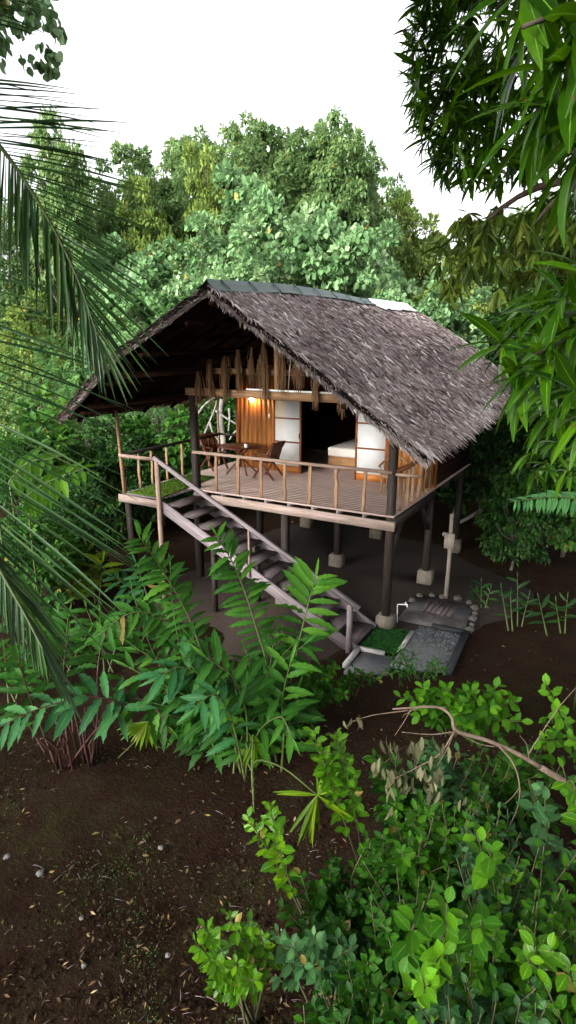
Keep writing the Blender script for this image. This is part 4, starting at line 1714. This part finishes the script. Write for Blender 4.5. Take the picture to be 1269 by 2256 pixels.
# twigs against the sky on the left side of the crown
for py in (15, 45, 78, 115, 150, 190, 230, 268, 300, 335, 352):
    xl = np.interp(py, [q[0] for q in edgeL], [q[1] for q in edgeL])
    for q in range(4):
        c = at(xl+18+22*q+12*r.rand(), py+8*r.randn(), 5.0)
        whorl(L, c, nrm(-RT+ZUP*.2*r.randn()), 9, .2, r, .35, .35, .6)
link('crown', L.mesh('crown', MANGO), M['mango'], mt)
L = Leaves()
for k in range(210):
    px, py = 965+r.rand()*380, 455+r.rand()*185
    if px < 1010 and r.rand() < .5:
        continue
    c = at(px, py, 4.9+1.3*r.rand())
    whorl(L, c, -ZUP*.6+r.randn(3)*.7, 9+r.randint(5), .17, r, .75, .5+.25*r.randn(), .75)
link('crown', L.mesh('crown', MANGO), M['mangoold'], mt)
# near branches: right middle, and the large leaves at the top right
L = Leaves()
for px, py, d in ((1180, 690, 2.6), (1245, 660, 2.4), (1205, 790, 2.45), (1110, 760, 2.7), (1265, 860, 2.3), (1150, 830, 2.6), (1240, 740, 2.9), (1300, 700, 2.4), (1310, 900, 2.3),
                  (1290, 600, 2.6), (1330, 790, 2.5), (1230, 905, 2.6)):
    whorl(L, at(px, py, d), nrm(-RT*.8+ZUP*.35-FW*.25+r.randn(3)*.25), 13, .235, r, .32, .46)
for px, py, d in ((1190, 60, 1.75), (1260, 150, 1.6), (1215, 235, 1.8), (1290, 330, 1.7), (1180, -40, 1.6), (1300, 40, 1.5), (1330, 250, 1.6)):
    whorl(L, at(px, py, d), nrm(-RT*.85-ZUP*.15-FW*.1+r.randn(3)*.2), 11, .25, r, .45, .45)
link('crown', L.mesh('crown', MANGO), M['mango'], mt)
L = Leaves()
for k in range(60):
    px, py = 1130+r.rand()*260, 640+r.rand()*420
    whorl(L, at(px, py, 4.2+1.6*r.rand()), nrm(-RT*.5+r.randn(3)*.5), 11, .22, r, .6, .3)
link('crown', L.mesh('crown', MANGO), M['mango'], mt)

# ------------------------------------------------------------------ ginger stands


def ginger_stem(parent, base, pts, nleaf, ll, mat, seed, t0=.3, stalk='stalk', side=1.0, dens=1.0, tb=.5):
    """base: ground point; pts: (px, py, extra depth); leaves in two ranks"""
    r = RS(seed)
    d0 = (base-CAM)@FW
    P = bez([base]+[at(x, y, d0+e) for x, y, e in pts], 40)
    m = MB(seed)
    m.tube(P, np.linspace(.018, .006, 40), 6, t=r.rand())
    st = m.build('stem', M[stalk], parent)
    L = Leaves()
    for k in range(nleaf):
        t = t0+(1-t0)*(k+.5)/nleaf
        i = min(int(t*39), 38)
        p = P[i]+(P[i+1]-P[i])*(t*39-i)
        T = nrm(P[i+1]-P[i])
        fc = nrm(nrm(CAM-p)*.75+ZUP*.7)
        s = nrm(np.cross(T, fc))*(1 if k % 2 else -1)*side
        f = math.sin(math.pi*min(1, .22+.66*(t-t0)/(1-t0)))
        y = s*(.85+.2*r.randn())+T*(.35+.5*(t-t0)/(1-t0))-ZUP*(.18+.1*r.randn())+r.randn(3)*.1
        L.add(p, y, fc+r.randn(3)*.28, ll*(.55+.5*f)*(.8+.4*r.rand()), .85+.3*r.rand(), min(1, max(0, tb+.16*r.randn())))
    # furled tip leaf
    L.add(P[-1], nrm(P[-1]-P[-3])+r.randn(3)*.1, nrm(CAM-P[-1]), ll*.6, .6, min(1, tb+.25))
    link('foliage', L.mesh('foliage', GINGER), M[mat], st)


gp = empty('ginger_plant', gat(560, 1700), 'tall ginger stand with broad ranked leaves in front of the stairs, middle of the photo', 'plant')
bs = [gat(x, y) for x, y in ((560, 1690), (600, 1660), (520, 1680), (500, 1640), (540, 1720), (620, 1700), (575, 1640), (480, 1660), (530, 1650))]
ginger_stem(gp, bs[0], [(590, 1500, -.2), (560, 1370, -.3), (522, 1260, -.4), (478, 1180, -.7)], 40, .34, 'ginger', 1, .36, tb=.55)
ginger_stem(gp, bs[1], [(640, 1500, -.1), (662, 1400, -.2), (682, 1320, -.3), (695, 1275, -.4)], 20, .48, 'ginger', 2, .36, tb=.66)
ginger_stem(gp, bs[2], [(470, 1520, -.2), (420, 1370, -.3), (360, 1260, -.5), (306, 1180, -.8)], 38, .34, 'ginger', 3, .38, tb=.5)
ginger_stem(gp, bs[3], [(450, 1500, -.1), (425, 1430, -.2), (370, 1365, -.4), (290, 1350, -.7), (215, 1400, -.9)], 28, .34, 'ginger', 4, .42, tb=.6)
ginger_stem(gp, bs[4], [(545, 1640, -.2), (540, 1560, -.3), (510, 1490, -.5), (455, 1450, -.7)], 18, .5, 'ginger', 5, .2, tb=.4)
ginger_stem(gp, bs[5], [(625, 1620, -.2), (622, 1540, -.3), (640, 1460, -.5)], 16, .48, 'ginger', 6, .15, tb=.45)
ginger_stem(gp, bs[6], [(590, 1560, .1), (600, 1460, .2), (620, 1400, .3)], 16, .36, 'ginger', 7, .2, tb=.35)
ginger_stem(gp, bs[7], [(440, 1560, .0), (400, 1440, -.2), (380, 1330, -.3), (375, 1250, -.4)], 28, .33, 'ginger', 8, .25, tb=.45)
ginger_stem(gp, bs[8], [(500, 1570, -.4), (455, 1500, -.7), (400, 1470, -.9), (350, 1490, -1.1)], 16, .46, 'gingert', 9, .2, tb=.45)
ginger_stem(gp, bs[4], [(520, 1620, -.4), (500, 1560, -.7), (470, 1530, -1.0), (430, 1560, -1.2)], 12, .42, 'gingert', 21, .2, tb=.5)
ginger_stem(gp, bs[0], [(560, 1640, -.3), (580, 1600, -.6), (620, 1580, -.9), (640, 1620, -1.1)], 10, .42, 'ginger', 22, .2, tb=.4)
ginger_stem(gp, bs[3], [(470, 1630, -.3), (440, 1590, -.5), (410, 1570, -.7)], 10, .45, 'ginger', 23, .2, tb=.35)
ginger_stem(gp, bs[7], [(430, 1600, .2), (370, 1500, .3), (330, 1420, .2), (290, 1300, .1)], 24, .33, 'ginger', 24, .35, tb=.35)
rg = RS(66)
for k in range(26):
    bx, by = 470+170*rg.rand(), 1640+70*rg.rand()
    tx, ty = 270+420*rg.rand(), 1400+190*rg.rand()
    ginger_stem(gp, gat(bx, by), [(bx+(tx-bx)*.3, by+(ty-by)*.55, .1*rg.randn()), (tx, ty, -.3+.35*rg.randn())], 16, .34+.1*rg.rand(), 'ginger', 900+k, .15, tb=.05+.4*rg.rand())
g2 = empty('ginger_plant', gat(150, 1690), 'ginger clump with dark red stems and an arching leaf frond, left of the bare soil', 'plant')
bs = [gat(x, y) for x, y in ((150, 1690), (120, 1680), (180, 1670), (100, 1660), (200, 1690), (140, 1650))]
ginger_stem(g2, bs[0], [(210, 1610, -.1), (270, 1560, -.3), (200, 1535, -.5), (90, 1560, -.8), (0, 1600, -1)], 24, .45, 'gingert', 11, .3, 'redstalk', tb=.5)
ginger_stem(g2, bs[2], [(230, 1590, 0), (290, 1540, -.2), (340, 1560, -.4), (370, 1600, -.5)], 10, .45, 'ginger', 12, .3, 'redstalk', tb=.42)
ginger_stem(g2, bs[4], [(215, 1580, 0), (215, 1480, .0), (225, 1420, .1), (245, 1380, .2)], 9, .42, 'ginger', 13, .35, 'redstalk', tb=.45)
ginger_stem(g2, bs[1], [(90, 1600, 0), (60, 1520, -.1), (40, 1450, -.2)], 10, .42, 'ginger', 14, .35, 'redstalk', tb=.35)
ginger_stem(g2, bs[3], [(60, 1590, 0), (20, 1520, -.1), (-20, 1480, -.2)], 9, .42, 'ginger', 15, .35, 'redstalk', tb=.3)
ginger_stem(g2, bs[5], [(150, 1560, 0), (140, 1480, .1), (150, 1400, .2)], 10, .42, 'ginger', 16, .4, 'redstalk', tb=.3)
m = MB(490)
for k in range(16):
    b = gat(120+k*6.5+8*r.rand(), 1650+48*r.rand())
    m.tube([b, b+[.05*r.randn(), .05*r.randn(), .35], b+[.15*r.randn(), .15*r.randn(), .8]], [.02, .016, .01], 6)
m.build('stem_base', M['redstalk'], g2)

for k, (bx, by, tips, ll, mt_, lb) in enumerate([
    (210, 1330, [(190, 1200), (225, 1240), (170, 1260)], .5, 'fanleaf', 'yellow-green ginger shoot standing between the palm leaflets and the stairs'),
    (90, 1260, [(60, 1090), (120, 1110), (150, 1060)], .45, 'ginger', 'shaded ginger clump behind the lower palm leaflets'),
    (220, 1250, [(200, 1120), (245, 1130)], .4, 'ginger', 'dark ginger clump left of the landing post'),
    (60, 1420, [(20, 1300), (90, 1310), (140, 1330)], .45, 'ginger', 'dim ginger clump under the drooping lower palm leaflets'),
    (330, 1330, [(300, 1240), (250, 1270)], .45, 'gingert', 'low ginger behind the tall stand, left of the stair foot'),
    (130, 1480, [(90, 1380), (150, 1360), (190, 1400), (120, 1420)], .42, 'ginger', 'dim ginger clump right of the lower palm frond tips'),
    (230, 1480, [(220, 1360), (265, 1390), (190, 1340)], .4, 'ginger', 'shaded ginger clump between the lower palm frond and the tall stand'),
    (20, 1560, [(10, 1440), (60, 1450), (-20, 1420)], .42, 'ginger', 'ginger clump at the left edge below the lower palm frond'),
    (150, 1330, [(130, 1210), (170, 1190), (100, 1230)], .42, 'ginger', 'dim ginger clump behind the middle palm leaflets, left of the landing'),
    (300, 1420, [(280, 1440), (330, 1380)], .34, 'gingert', 'small ginger shoot at the left foot of the tall stand'),
    (1120, 1390, [(1105, 1300), (1125, 1310)], .26, 'ginger', 'ginger seedling right of the concrete pad'),
    (1140, 1380, [(1140, 1275), (1165, 1315)], .26, 'ginger', 'tallest ginger seedling at the edge of the soil, right of the pad'),
    (1205, 1400, [(1188, 1325)], .32, 'ginger', 'single broad-leaved ginger seedling near the right edge'),
    (1235, 1395, [(1225, 1330), (1250, 1320)], .28, 'ginger', 'ginger seedling at the right edge of the photo'),
    (1060, 1340, [(1060, 1285), (1080, 1300), (1045, 1300)], .25, 'ginger', 'low tufted ginger at the back right corner of the concrete pad'),
]):
    b = gat(bx, by)
    g = empty('ginger_plant', b, lb, 'plant')
    for j, (tx, ty) in enumerate(tips):
        ginger_stem(g, b+[.08*j, .03*j, 0], [((bx+tx)/2+4*j, (by+ty)/2, .0), (tx, ty, -.1)], 5 if ll < .35 else 9, ll, ('glossy' if bx > 1000 else mt_), 600+k*5+j, .3, 'stalk', tb=.55 if mt_ == 'fanleaf' else (.2 if by > 1330 and bx > 1000 else .4))  # seedlings on the right take the shade-darkened leaf colour

# bright lobed leaves left of the landing and a blue-green fern at the right edge


def pinnate(name, pts, n, ll, mat, tm, label, cat, seed, tb=.6, wd=1.0):
    r = RS(seed)
    P = bez([at(*q) for q in pts], 30)
    o = empty(name, (P[0][0], P[0][1], 0), label, cat)
    m = MB(seed)
    g0 = np.array([P[0][0], P[0][1], -.05])
    m.tube(bez([g0, (g0+P[0])/2+r.randn(3)*.05, P[0]], 8), .018, 6)
    m.tube(P, np.linspace(.014, .004, 30), 6)
    m.build('stem', M['stalk'], o)
    L = Leaves()
    for k in range(n):
        t = (k+.5)/n
        i = min(int(t*29), 28)
        p = P[i]
        T = nrm(P[i+1]-P[i])
        fc = nrm(nrm(CAM-p)*.5+ZUP*.9)
        for s in (-1, 1):
            sd = nrm(np.cross(T, fc))*s
            L.add(p, sd*.9+T*.45-ZUP*.2+r.randn(3)*.06, fc+r.randn(3)*.15, ll*(1-.75*abs(t-.35)), wd, min(1, max(0, tb+.12*r.randn())))
    link('foliage', L.mesh('foliage', tm), M[mat], o)


pinnate('breadfruit_sapling', [(60, 1090, 12), (110, 1060, 11.8), (190, 1030, 11.6)], 9, .85, 'shrubbright', LANCE, 'bright green lobed leaf spray between palm leaflets left of the landing', 'plant', 31, .45)
pinnate('breadfruit_sapling', [(20, 1060, 12.4), (60, 1020, 12.2), (120, 1010, 12)], 8, .8, 'shrubbright', LANCE, 'lobed leaf spray at the left edge behind palm leaflets', 'plant', 32, .3)
pinnate('tree_fern', [(1330, 1110, 9), (1230, 1095, 9), (1130, 1105, 9)], 22, .36, 'gingert', LANCE, 'blue-green fern frond at the right edge above the dark soil', 'fern', 33, .85, .8)


def fan(parent, c, face, up, n, ll, mat, seed, a0=-150, a1=150):
    r = RS(seed)
    face = nrm(face)
    up = nrm(up-face*np.dot(up, face))
    sd = np.cross(up, face)
    L = Leaves()
    for k in range(n):
        a = math.radians(a0+(a1-a0)*(k+.2*r.rand())/(n-1))
        y = up*math.cos(a)+sd*math.sin(a)+face*.1-ZUP*.1
        L.add(c, y, face+r.randn(3)*.12, ll*(.8+.3*r.rand()), .9, min(1, max(0, .5+.12*r.randn())))
    link('fan_leaf', L.mesh('fan_leaf', FANB), M[mat], parent)


FANB = leaf_tmpl([.01, .035, .05, .048, .03, .004], .4, .12)
b = gat(560, 1760)
d0 = (b-CAM)@FW
fp = empty('fan_palm', b, 'small fan palm leaf spread flat in front of the ginger stand', 'palm')
hub = at(699, 1752, d0-2.1)
m = MB(500)
m.tube(bez([b, at(560, 1680, d0-.3), at(620, 1690, d0-1.3), hub], 14), np.linspace(.012, .007, 14), 6)
m.build('leaf_stalk', M['stalk'], fp)
hr = RS(5)
L = Leaves()
for a, ll in [(-75, .42), (-70, .40), (-65, .42), (-60, .38), (-55, .42), (-50, .40), (-45, .36), (-40, .3), (0+180, .5), (183, .46), (35, .5), (38, .46), (100, .56), (97, .55), (93, .55), (89, .5), (110, .55), (115, .6), (119, .6), (123, .6), (127, .55), (131, .5), (105, .5), (-20, .25), (-90, .3)]:
    L.add(hub, px_dir(a)+hr.randn(3)*.05-FW*.1*hr.rand(), nrm(CAM-hub)*.8+ZUP*.5+hr.randn(3)*.35, ll*.88, .85, min(1, max(0, .5+.12*hr.randn())))
link('fan_leaf', L.mesh('fan_leaf', FANB), M['fanleaf'], fp)
b = gat(260, 1670)
d0 = (b-CAM)@FW
fp = empty('fan_palm', b, 'young fan palm leaf at the edge of the soil beside the red ginger stems', 'palm')
hub = at(325, 1590, d0-.4)
m = MB(501)
m.tube(bez([b, at(300, 1630, d0-.2), hub], 8), .008, 6)
m.build('leaf_stalk', M['stalk'], fp)
L = Leaves()
for a in (95, 108, 118, 126, 134, 142, 150, 158, 166, 40, 55, 70, 82, 20):
    L.add(hub, px_dir(a)+hr.randn(3)*.04, nrm(CAM-hub)*.7+ZUP*.6+hr.randn(3)*.2, .42*(.85+.3*hr.rand()), 1.2, .5)
link('fan_leaf', L.mesh('fan_leaf', FANB), M['fanleaf'], fp)
fp = empty('fan_palm', gat(560, 1790), 'drooping old fan palm leaf at the base of the ginger stand', 'palm')
hub = gat(560, 1720)+[0, 0, .75]
L = Leaves()
for a in (60, 72, 80, 88, 95, 102, 110, 122):
    L.add(hub, px_dir(a)+hr.randn(3)*.04, nrm(CAM-hub)+hr.randn(3)*.2, .5, 1.2, .2)
link('fan_leaf', L.mesh('fan_leaf', FANB), M['fanleaf'], fp)
m = MB(502)
m.tube(bez([gat(560, 1790), gat(555, 1750)+[0, 0, .4], hub], 8), .008, 6)
m.build('leaf_stalk', M['stalk'], fp)

# ------------------------------------------------------------------ shrubs in the right foreground


def shrub(base, stems, ll, mat, label, seed, name='shrub', tm=OVATE, per=18, t0=.35, tb=.5, wd=1.0, cat='shrub', spread=.85, group=None, side=.5):
    """base ground point; stems: tip points in world space"""
    r = RS(seed)
    o = empty(name, base, label, cat, group)
    m = MB(seed)
    L = Leaves()
    for tip in stems:
        tip = np.asarray(tip, float)
        k = base+(tip-base)*.5+np.array([r.randn()*.1, r.randn()*.1, .12])
        P = bez([base+np.array([r.randn()*.04, r.randn()*.04, -.05]), k, tip], 24)
        m.tube(P, np.linspace(.014, .004, 24), 5)
        n = int(per*(.8+.4*r.rand()))
        for i in range(n):
            t = t0+(1-t0)*((i+.5)/n)**.85
            j = min(int(t*23), 22)
            p = P[j]+(P[j+1]-P[j])*(t*23-j)
            T = nrm(P[j+1]-P[j])
            a = nrm(np.cross(T, [.3, .8, .2]))
            b = np.cross(T, a)
            th = i*2.4+r.rand()*.6
            rad = a*math.cos(th)+b*math.sin(th)
            y = rad*spread+T*(.35+.5*(t-t0))+r.randn(3)*.12
            tt = tb+.14*r.randn()+.18*(t-.6)
            L.add(p+rad*.012, y-ZUP*.25*r.rand(), T*.9+ZUP*.5+r.randn(3)*.4, ll*(.7+.45*r.rand())*(1-.35*max(0, t-.8)/.2), wd*(.9+.25*r.rand()), min(1, max(0, tt)))
            if i % 3 == 0 and t < .8 and side > 0:
                q = p+rad*ll*1.0
                for w in range(3):
                    L.add(q, rad+r.randn(3)*.6, ZUP+r.randn(3)*.5, ll*(.6+.3*r.rand()), wd, min(1, max(0, tt-.1)))
    m.build('stem', M['woody'], o)
    link('foliage', L.mesh('foliage', tm), M[mat], o)
    return o


def px_shrub(bx, by, tips, ll, mat, label, seed, **kw):
    b = gat(bx, by)
    shrub(b, [at(*t) for t in tips], ll, mat, label, seed, **kw)


px_shrub(810, 1960, [(688, 1608, 5.5), (738, 1612, 5.5), (715, 1650, 5.5)], .14, 'shrubbright', 'upright shrub with two fresh leafy tips beside the fan palm leaf', 701, per=44, t0=.4, tb=.22, side=0)
px_shrub(700, 2080, [(592, 1765, 5.3), (545, 1800, 5.4)], .13, 'shrubbright', 'bright yellow-green leafy shoot leaning over the bare soil', 702, per=36, t0=.35, tb=.45, side=0, spread=.75)
px_shrub(560, 2250, [(450, 2040, 4.3), (500, 2010, 4.3), (545, 2030, 4.4), (575, 2060, 4.4), (470, 2110, 4.2), (520, 2120, 4.2), (560, 2160, 4.1), (430, 2075, 4.3)], .105, 'shrubbright', 'bright yellow-green bush at the bottom edge of the soil', 703, per=24, t0=.5, tb=.35)
px_shrub(720, 2250, [(640, 2080, 4.2), (690, 2060, 4.2), (740, 2065, 4.3), (775, 2085, 4.3), (665, 2130, 4.1), (610, 2050, 4.4)], .115, 'shrubblue', 'dull blue-green shrub right of the bright bush at the bottom edge', 704, per=20, t0=.5, tb=.5)
px_shrub(1090, 2200, [(1050, 1835, 3.7), (1075, 1870, 3.7)], .17, 'shrub', 'tall upright shrub with large paired glossy leaves right of centre in the thicket', 705, per=20, t0=.35, tb=.6, wd=1.1, side=0)
px_shrub(1010, 2256, [(935, 1985, 3.4), (985, 1990, 3.3), (1020, 2010, 3.3), (1060, 2030, 3.3)], .15, 'shrub', 'large-leaved bright green shrub in the lower right thicket', 706, per=16, t0=.45, tb=.36, wd=1.1)
px_shrub(1000, 2256, [(930, 2150, 3.2), (960, 2120, 3.2), (900, 2190, 3.2)], .13, 'shrub', 'green shrub at the bottom edge with pointed spreading leaves', 707, per=14, t0=.5, tb=.7)
px_shrub(1200, 2256, [(1180, 2085, 3.2), (1215, 2095, 3.2), (1160, 2110, 3.2), (1250, 2130, 3.1)], .13, 'shrubbright', 'shrub with pale yellow-green new leaves in the bottom right corner', 708, per=14, t0=.5, tb=.3)
px_shrub(1290, 2100, [(1240, 1690, 3.6), (1262, 1720, 3.6), (1285, 1660, 3.6)], .13, 'shrubbright', 'bright green shrub at the right edge below the broken branch', 709, per=20, t0=.4, tb=.15)
px_shrub(1210, 2100, [(1165, 1720, 4.0), (1200, 1760, 4.0)], .15, 'shrubblue', 'dark bluish shrub behind the white twigs of the broken branch', 710, per=18, t0=.3, tb=.35, wd=1.0)
px_shrub(990, 1620, [(880, 1535, 7.6), (930, 1510, 7.7), (985, 1515, 7.8), (1040, 1520, 7.8), (1095, 1510, 7.8), (1140, 1545, 7.6), (1080, 1560, 7.4), (1010, 1570, 7.4), (1150, 1590, 7.3)], .19, 'shrub', 'light olive leafy bush behind the broken branch', 711, per=22, t0=.4, tb=.62)
px_shrub(1290, 1700, [(1200, 1500, 6.2), (1230, 1560, 6.0), (1190, 1630, 5.8), (1255, 1625, 5.8)], .15, 'shrub', 'thin green shrub with bare twig at the right edge above the broken branch', 712, per=13, t0=.4, tb=.55)
px_shrub(690, 1560, [(640, 1480, 9.1), (680, 1470, 9.1), (720, 1490, 9.0), (760, 1530, 8.8), (700, 1530, 8.6), (655, 1520, 8.7), (740, 1470, 9.2)], .13, 'shrub', 'dense dark low shrub between the ginger stand and the stair foot', 713, per=30, t0=.2, tb=.25)
px_shrub(930, 1500, [(885, 1425, 9.6), (920, 1440, 9.5), (960, 1450, 9.4), (985, 1480, 9.2), (860, 1450, 9.6), (840, 1480, 9.3)], .14, 'ginger', 'wispy dark plant growing over the gravel bed edge', 714, per=20, t0=.25, tb=.3, tm=MANGO)
px_shrub(780, 1530, [(800, 1480, 9.2), (750, 1500, 9.2), (840, 1500, 9.1)], .1, 'shrub', 'low dark green plant in front of the pale kerb', 715, per=26, t0=.2, tb=.15)
# the shaded filling of the thicket, each bush on its own foot
fill = [(800, 1900, 5.2, 'small dark shrub under the fan palm leaf'), (850, 1990, 4.9, 'grey-green shrub in front of the leaf litter'), (900, 1850, 4.9, 'dark green shrub below the dead hanging leaves'),
        (950, 1790, 5.0, 'olive shrub behind the broken branch twigs'), (1010, 1740, 5.0, 'deep green shrub under the fork of the broken branch'), (1090, 1760, 4.8, 'dark shrub under the broken branch'),
        (860, 2080, 4.3, 'dark shrub left of the large-leaved bright one'), (800, 2130, 4.2, 'brownish green shrub low in the thicket'), (930, 1930, 4.4, 'bluish shrub at the left side of the thicket'),
        (1150, 1880, 4.0, 'dark shrub between the tall upright one and the right edge'), (1230, 1860, 3.8, 'large-leaved dark shrub near the right edge'), (1130, 2010, 3.6, 'dim green shrub in the middle of the lower right thicket'),
        (1230, 1990, 3.5, 'dim green shrub at the right edge of the thicket'), (1080, 2120, 3.4, 'shaded shrub above the bottom edge'), (1150, 2180, 3.2, 'shaded shrub beside the pale corner leaves'),
        (850, 2190, 3.9, 'small-leaved brownish shrub at the bottom edge'), (780, 2210, 3.9, 'small shrub at the bottom edge right of the blue-green one'), (1040, 2210, 3.2, 'fresh green shrub at the bottom edge, middle of the thicket'),
        (720, 1950, 5.0, 'sparse grey-green shrub at the foot of the bright leaning shoot'), (1180, 1640, 5.6, 'dark shrub behind the right end of the broken branch'), (1110, 1660, 5.6, 'dark green shrub above the broken branch'),
        (1000, 1640, 6.0, 'dark shrub left of the broken branch fork'), (900, 1650, 6.2, 'dark dry shrub under the thin left end of the broken branch'),
        (1400, 2000, 3.6, 'shrub just outside the right edge, level with the tall upright one'), (1480, 1780, 4.2, 'shrub just outside the right edge, level with the broken branch'),
        (1600, 2050, 3.9, 'shrub well outside the right edge near the mango trunk'), (1380, 1620, 5.4, 'shrub outside the right edge behind the bare twig')]
r = RS(81)
for k, (px, py, d, lb) in enumerate(fill):
    top = at(px, py, d)
    b = np.array([top[0]+.15*r.randn(), top[1]+.25+.15*r.randn(), 0])
    tips = []
    for j in range(11):
        a = r.rand()*6.28
        q = .42*math.sqrt(r.rand())
        tips.append(top+[q*math.cos(a), q*math.sin(a), -.5*q-.12*r.rand()])
    shrub(b, tips, (.085+.045*r.rand())*(1 if d < 5.5 else 1.2), ('shrub', 'shrubblue', 'shrub', 'shrub')[k % 4], lb, 800+k, per=25, t0=.35, tb=.05+.34*r.rand())

# ------------------------------------------------------------------ broken branch
d0 = 5.1
br = empty('broken_branch', at(1180, 1680, d0), 'broken brown branch with dead hanging leaves caught over the shrubs', 'branch')
main = [(1190, 1690, d0), (1130, 1655, d0), (1070, 1630, d0), (1005, 1610, d0), (995, 1580, d0), (965, 1558, d0+.05), (900, 1560, d0+.1), (865, 1562, d0+.15)]
m = MB(510)
m.tube(bez([at(*q) for q in main], 30), np.concatenate([np.linspace(.020, .016, 14), np.linspace(.014, .007, 16)]), 8, wob=.25)
m.tube(bez([at(*q) for q in ((1300, 1760, d0), (1240, 1720, d0), (1190, 1690, d0))], 10), np.linspace(.03, .027, 10), 8, wob=.25)
m.build('bough', M['barkbrown'], br)
m = MB(511)
for pts, r0 in (([(900, 1565), (860, 1570), (815, 1577), (775, 1590)], .009), ([(1000, 1612), (970, 1660), (920, 1690), (870, 1715)], .013), ([(1000, 1612), (985, 1650), (962, 1690)], .010),
                ([(1000, 1612), (950, 1618), (885, 1613)], .010), ([(1100, 1645), (1130, 1680), (1145, 1730), (1140, 1780), (1122, 1820)], .015), ([(1145, 1735), (1125, 1760), (1098, 1780)], .007),
                ([(1145, 1743), (1185, 1760)], .006), ([(1165, 1660), (1190, 1620), (1230, 1560), (1269, 1515)], .011), ([(1165, 1670), (1160, 1640), (1145, 1620)], .007), ([(1090, 1645), (1060, 1640), (1020, 1622)], .008),
                ([(905, 1563), (890, 1590), (870, 1620)], .008), ([(985, 1560), (930, 1556), (890, 1575)], .009)):
    m.tube(bez([at(x, y, d0-.05) for x, y in pts], 12), np.linspace(r0*.6, r0*.25, 12), 6, wob=.3)
m.build('twig', M['barkbrown'], br)
L = Leaves()
r = RS(17)
for px, py, n in ((865, 1715, 8), (880, 1700, 6), (935, 1685, 7), (950, 1700, 9), (962, 1692, 8), (925, 1640, 5), (850, 1640, 6), (860, 1660, 5), (780, 1590, 4), (793, 1585, 2), (905, 1640, 5), (955, 1740, 9), (890, 1740, 5), (1020, 1770, 4), (975, 1640, 5), (840, 1690, 5), (875, 1770, 3), (915, 1720, 5)):
    for q in range(n):
        c = at(px+12*r.randn(), py+10*r.randn(), d0-.05+.12*r.randn())
        L.add(c, -ZUP+r.randn(3)*.22, nrm(CAM-c)+r.randn(3)*.6, .11+.05*r.rand(), 1.5, min(1, max(0, .45+.25*r.randn())))
link('dead_leaves', L.mesh('dead_leaves', MANGO), M['hanging'], br)

# ------------------------------------------------------------------ light, sky, camera
w = bpy.data.worlds.new('World')
sc.world = w
w.use_nodes = True
nt = w.node_tree
bg = nt.nodes['Background']
sky = nt.nodes.new('ShaderNodeTexSky')
sky.sky_type = 'NISHITA'
sky.sun_disc = False
SUN_EL, SUN_AZ = math.radians(25), math.radians(196)     # azimuth from +y clockwise
sky.sun_elevation = SUN_EL
sky.sun_rotation = SUN_AZ
sky.air_density = 1.0
sky.dust_density = 6.0
sky.ozone_density = 1.0
hs = nt.nodes.new('ShaderNodeHueSaturation')
hs.inputs['Saturation'].default_value = .12
nt.links.new(sky.outputs[0], hs.inputs['Color'])
nt.links.new(hs.outputs[0], bg.inputs[0])
bg.inputs[1].default_value = .15
sd = bpy.data.lights.new('sun', 'SUN')
sd.energy = .38
sd.angle = math.radians(30)
sd.color = (1, .95, .88)
so = bpy.data.objects.new('sun', sd)
C.objects.link(so)
dv = Vector((math.sin(SUN_AZ)*math.cos(SUN_EL), math.cos(SUN_AZ)*math.cos(SUN_EL), math.sin(SUN_EL)))
so.rotation_euler = dv.to_track_quat('Z', 'Y').to_euler()

cd = bpy.data.cameras.new('camera')
cd.sensor_fit = 'VERTICAL'
cd.sensor_height = 24
cd.lens = 24*F/2256
cd.clip_end = 3000
cd.clip_start = .05
co = bpy.data.objects.new('camera', cd)
C.objects.link(co)
from mathutils import Matrix
R3 = Matrix([[RT[i], UP[i], -FW[i]] for i in range(3)])
co.matrix_world = Matrix.Translation(Vector(CAM)) @ R3.to_4x4()
sc.camera = co

sc.view_settings.view_transform = 'Standard'
sc.view_settings.look = 'None'
sc.view_settings.exposure = 2.1
sc.view_settings.gamma = 1
cy = sc.cycles
cy.max_bounces = 6
cy.diffuse_bounces = 4
cy.glossy_bounces = 2
cy.transmission_bounces = 3
cy.use_adaptive_sampling = True
cy.adaptive_threshold = .02
cy.use_denoising = True
cy.caustics_reflective = False
cy.caustics_refractive = False
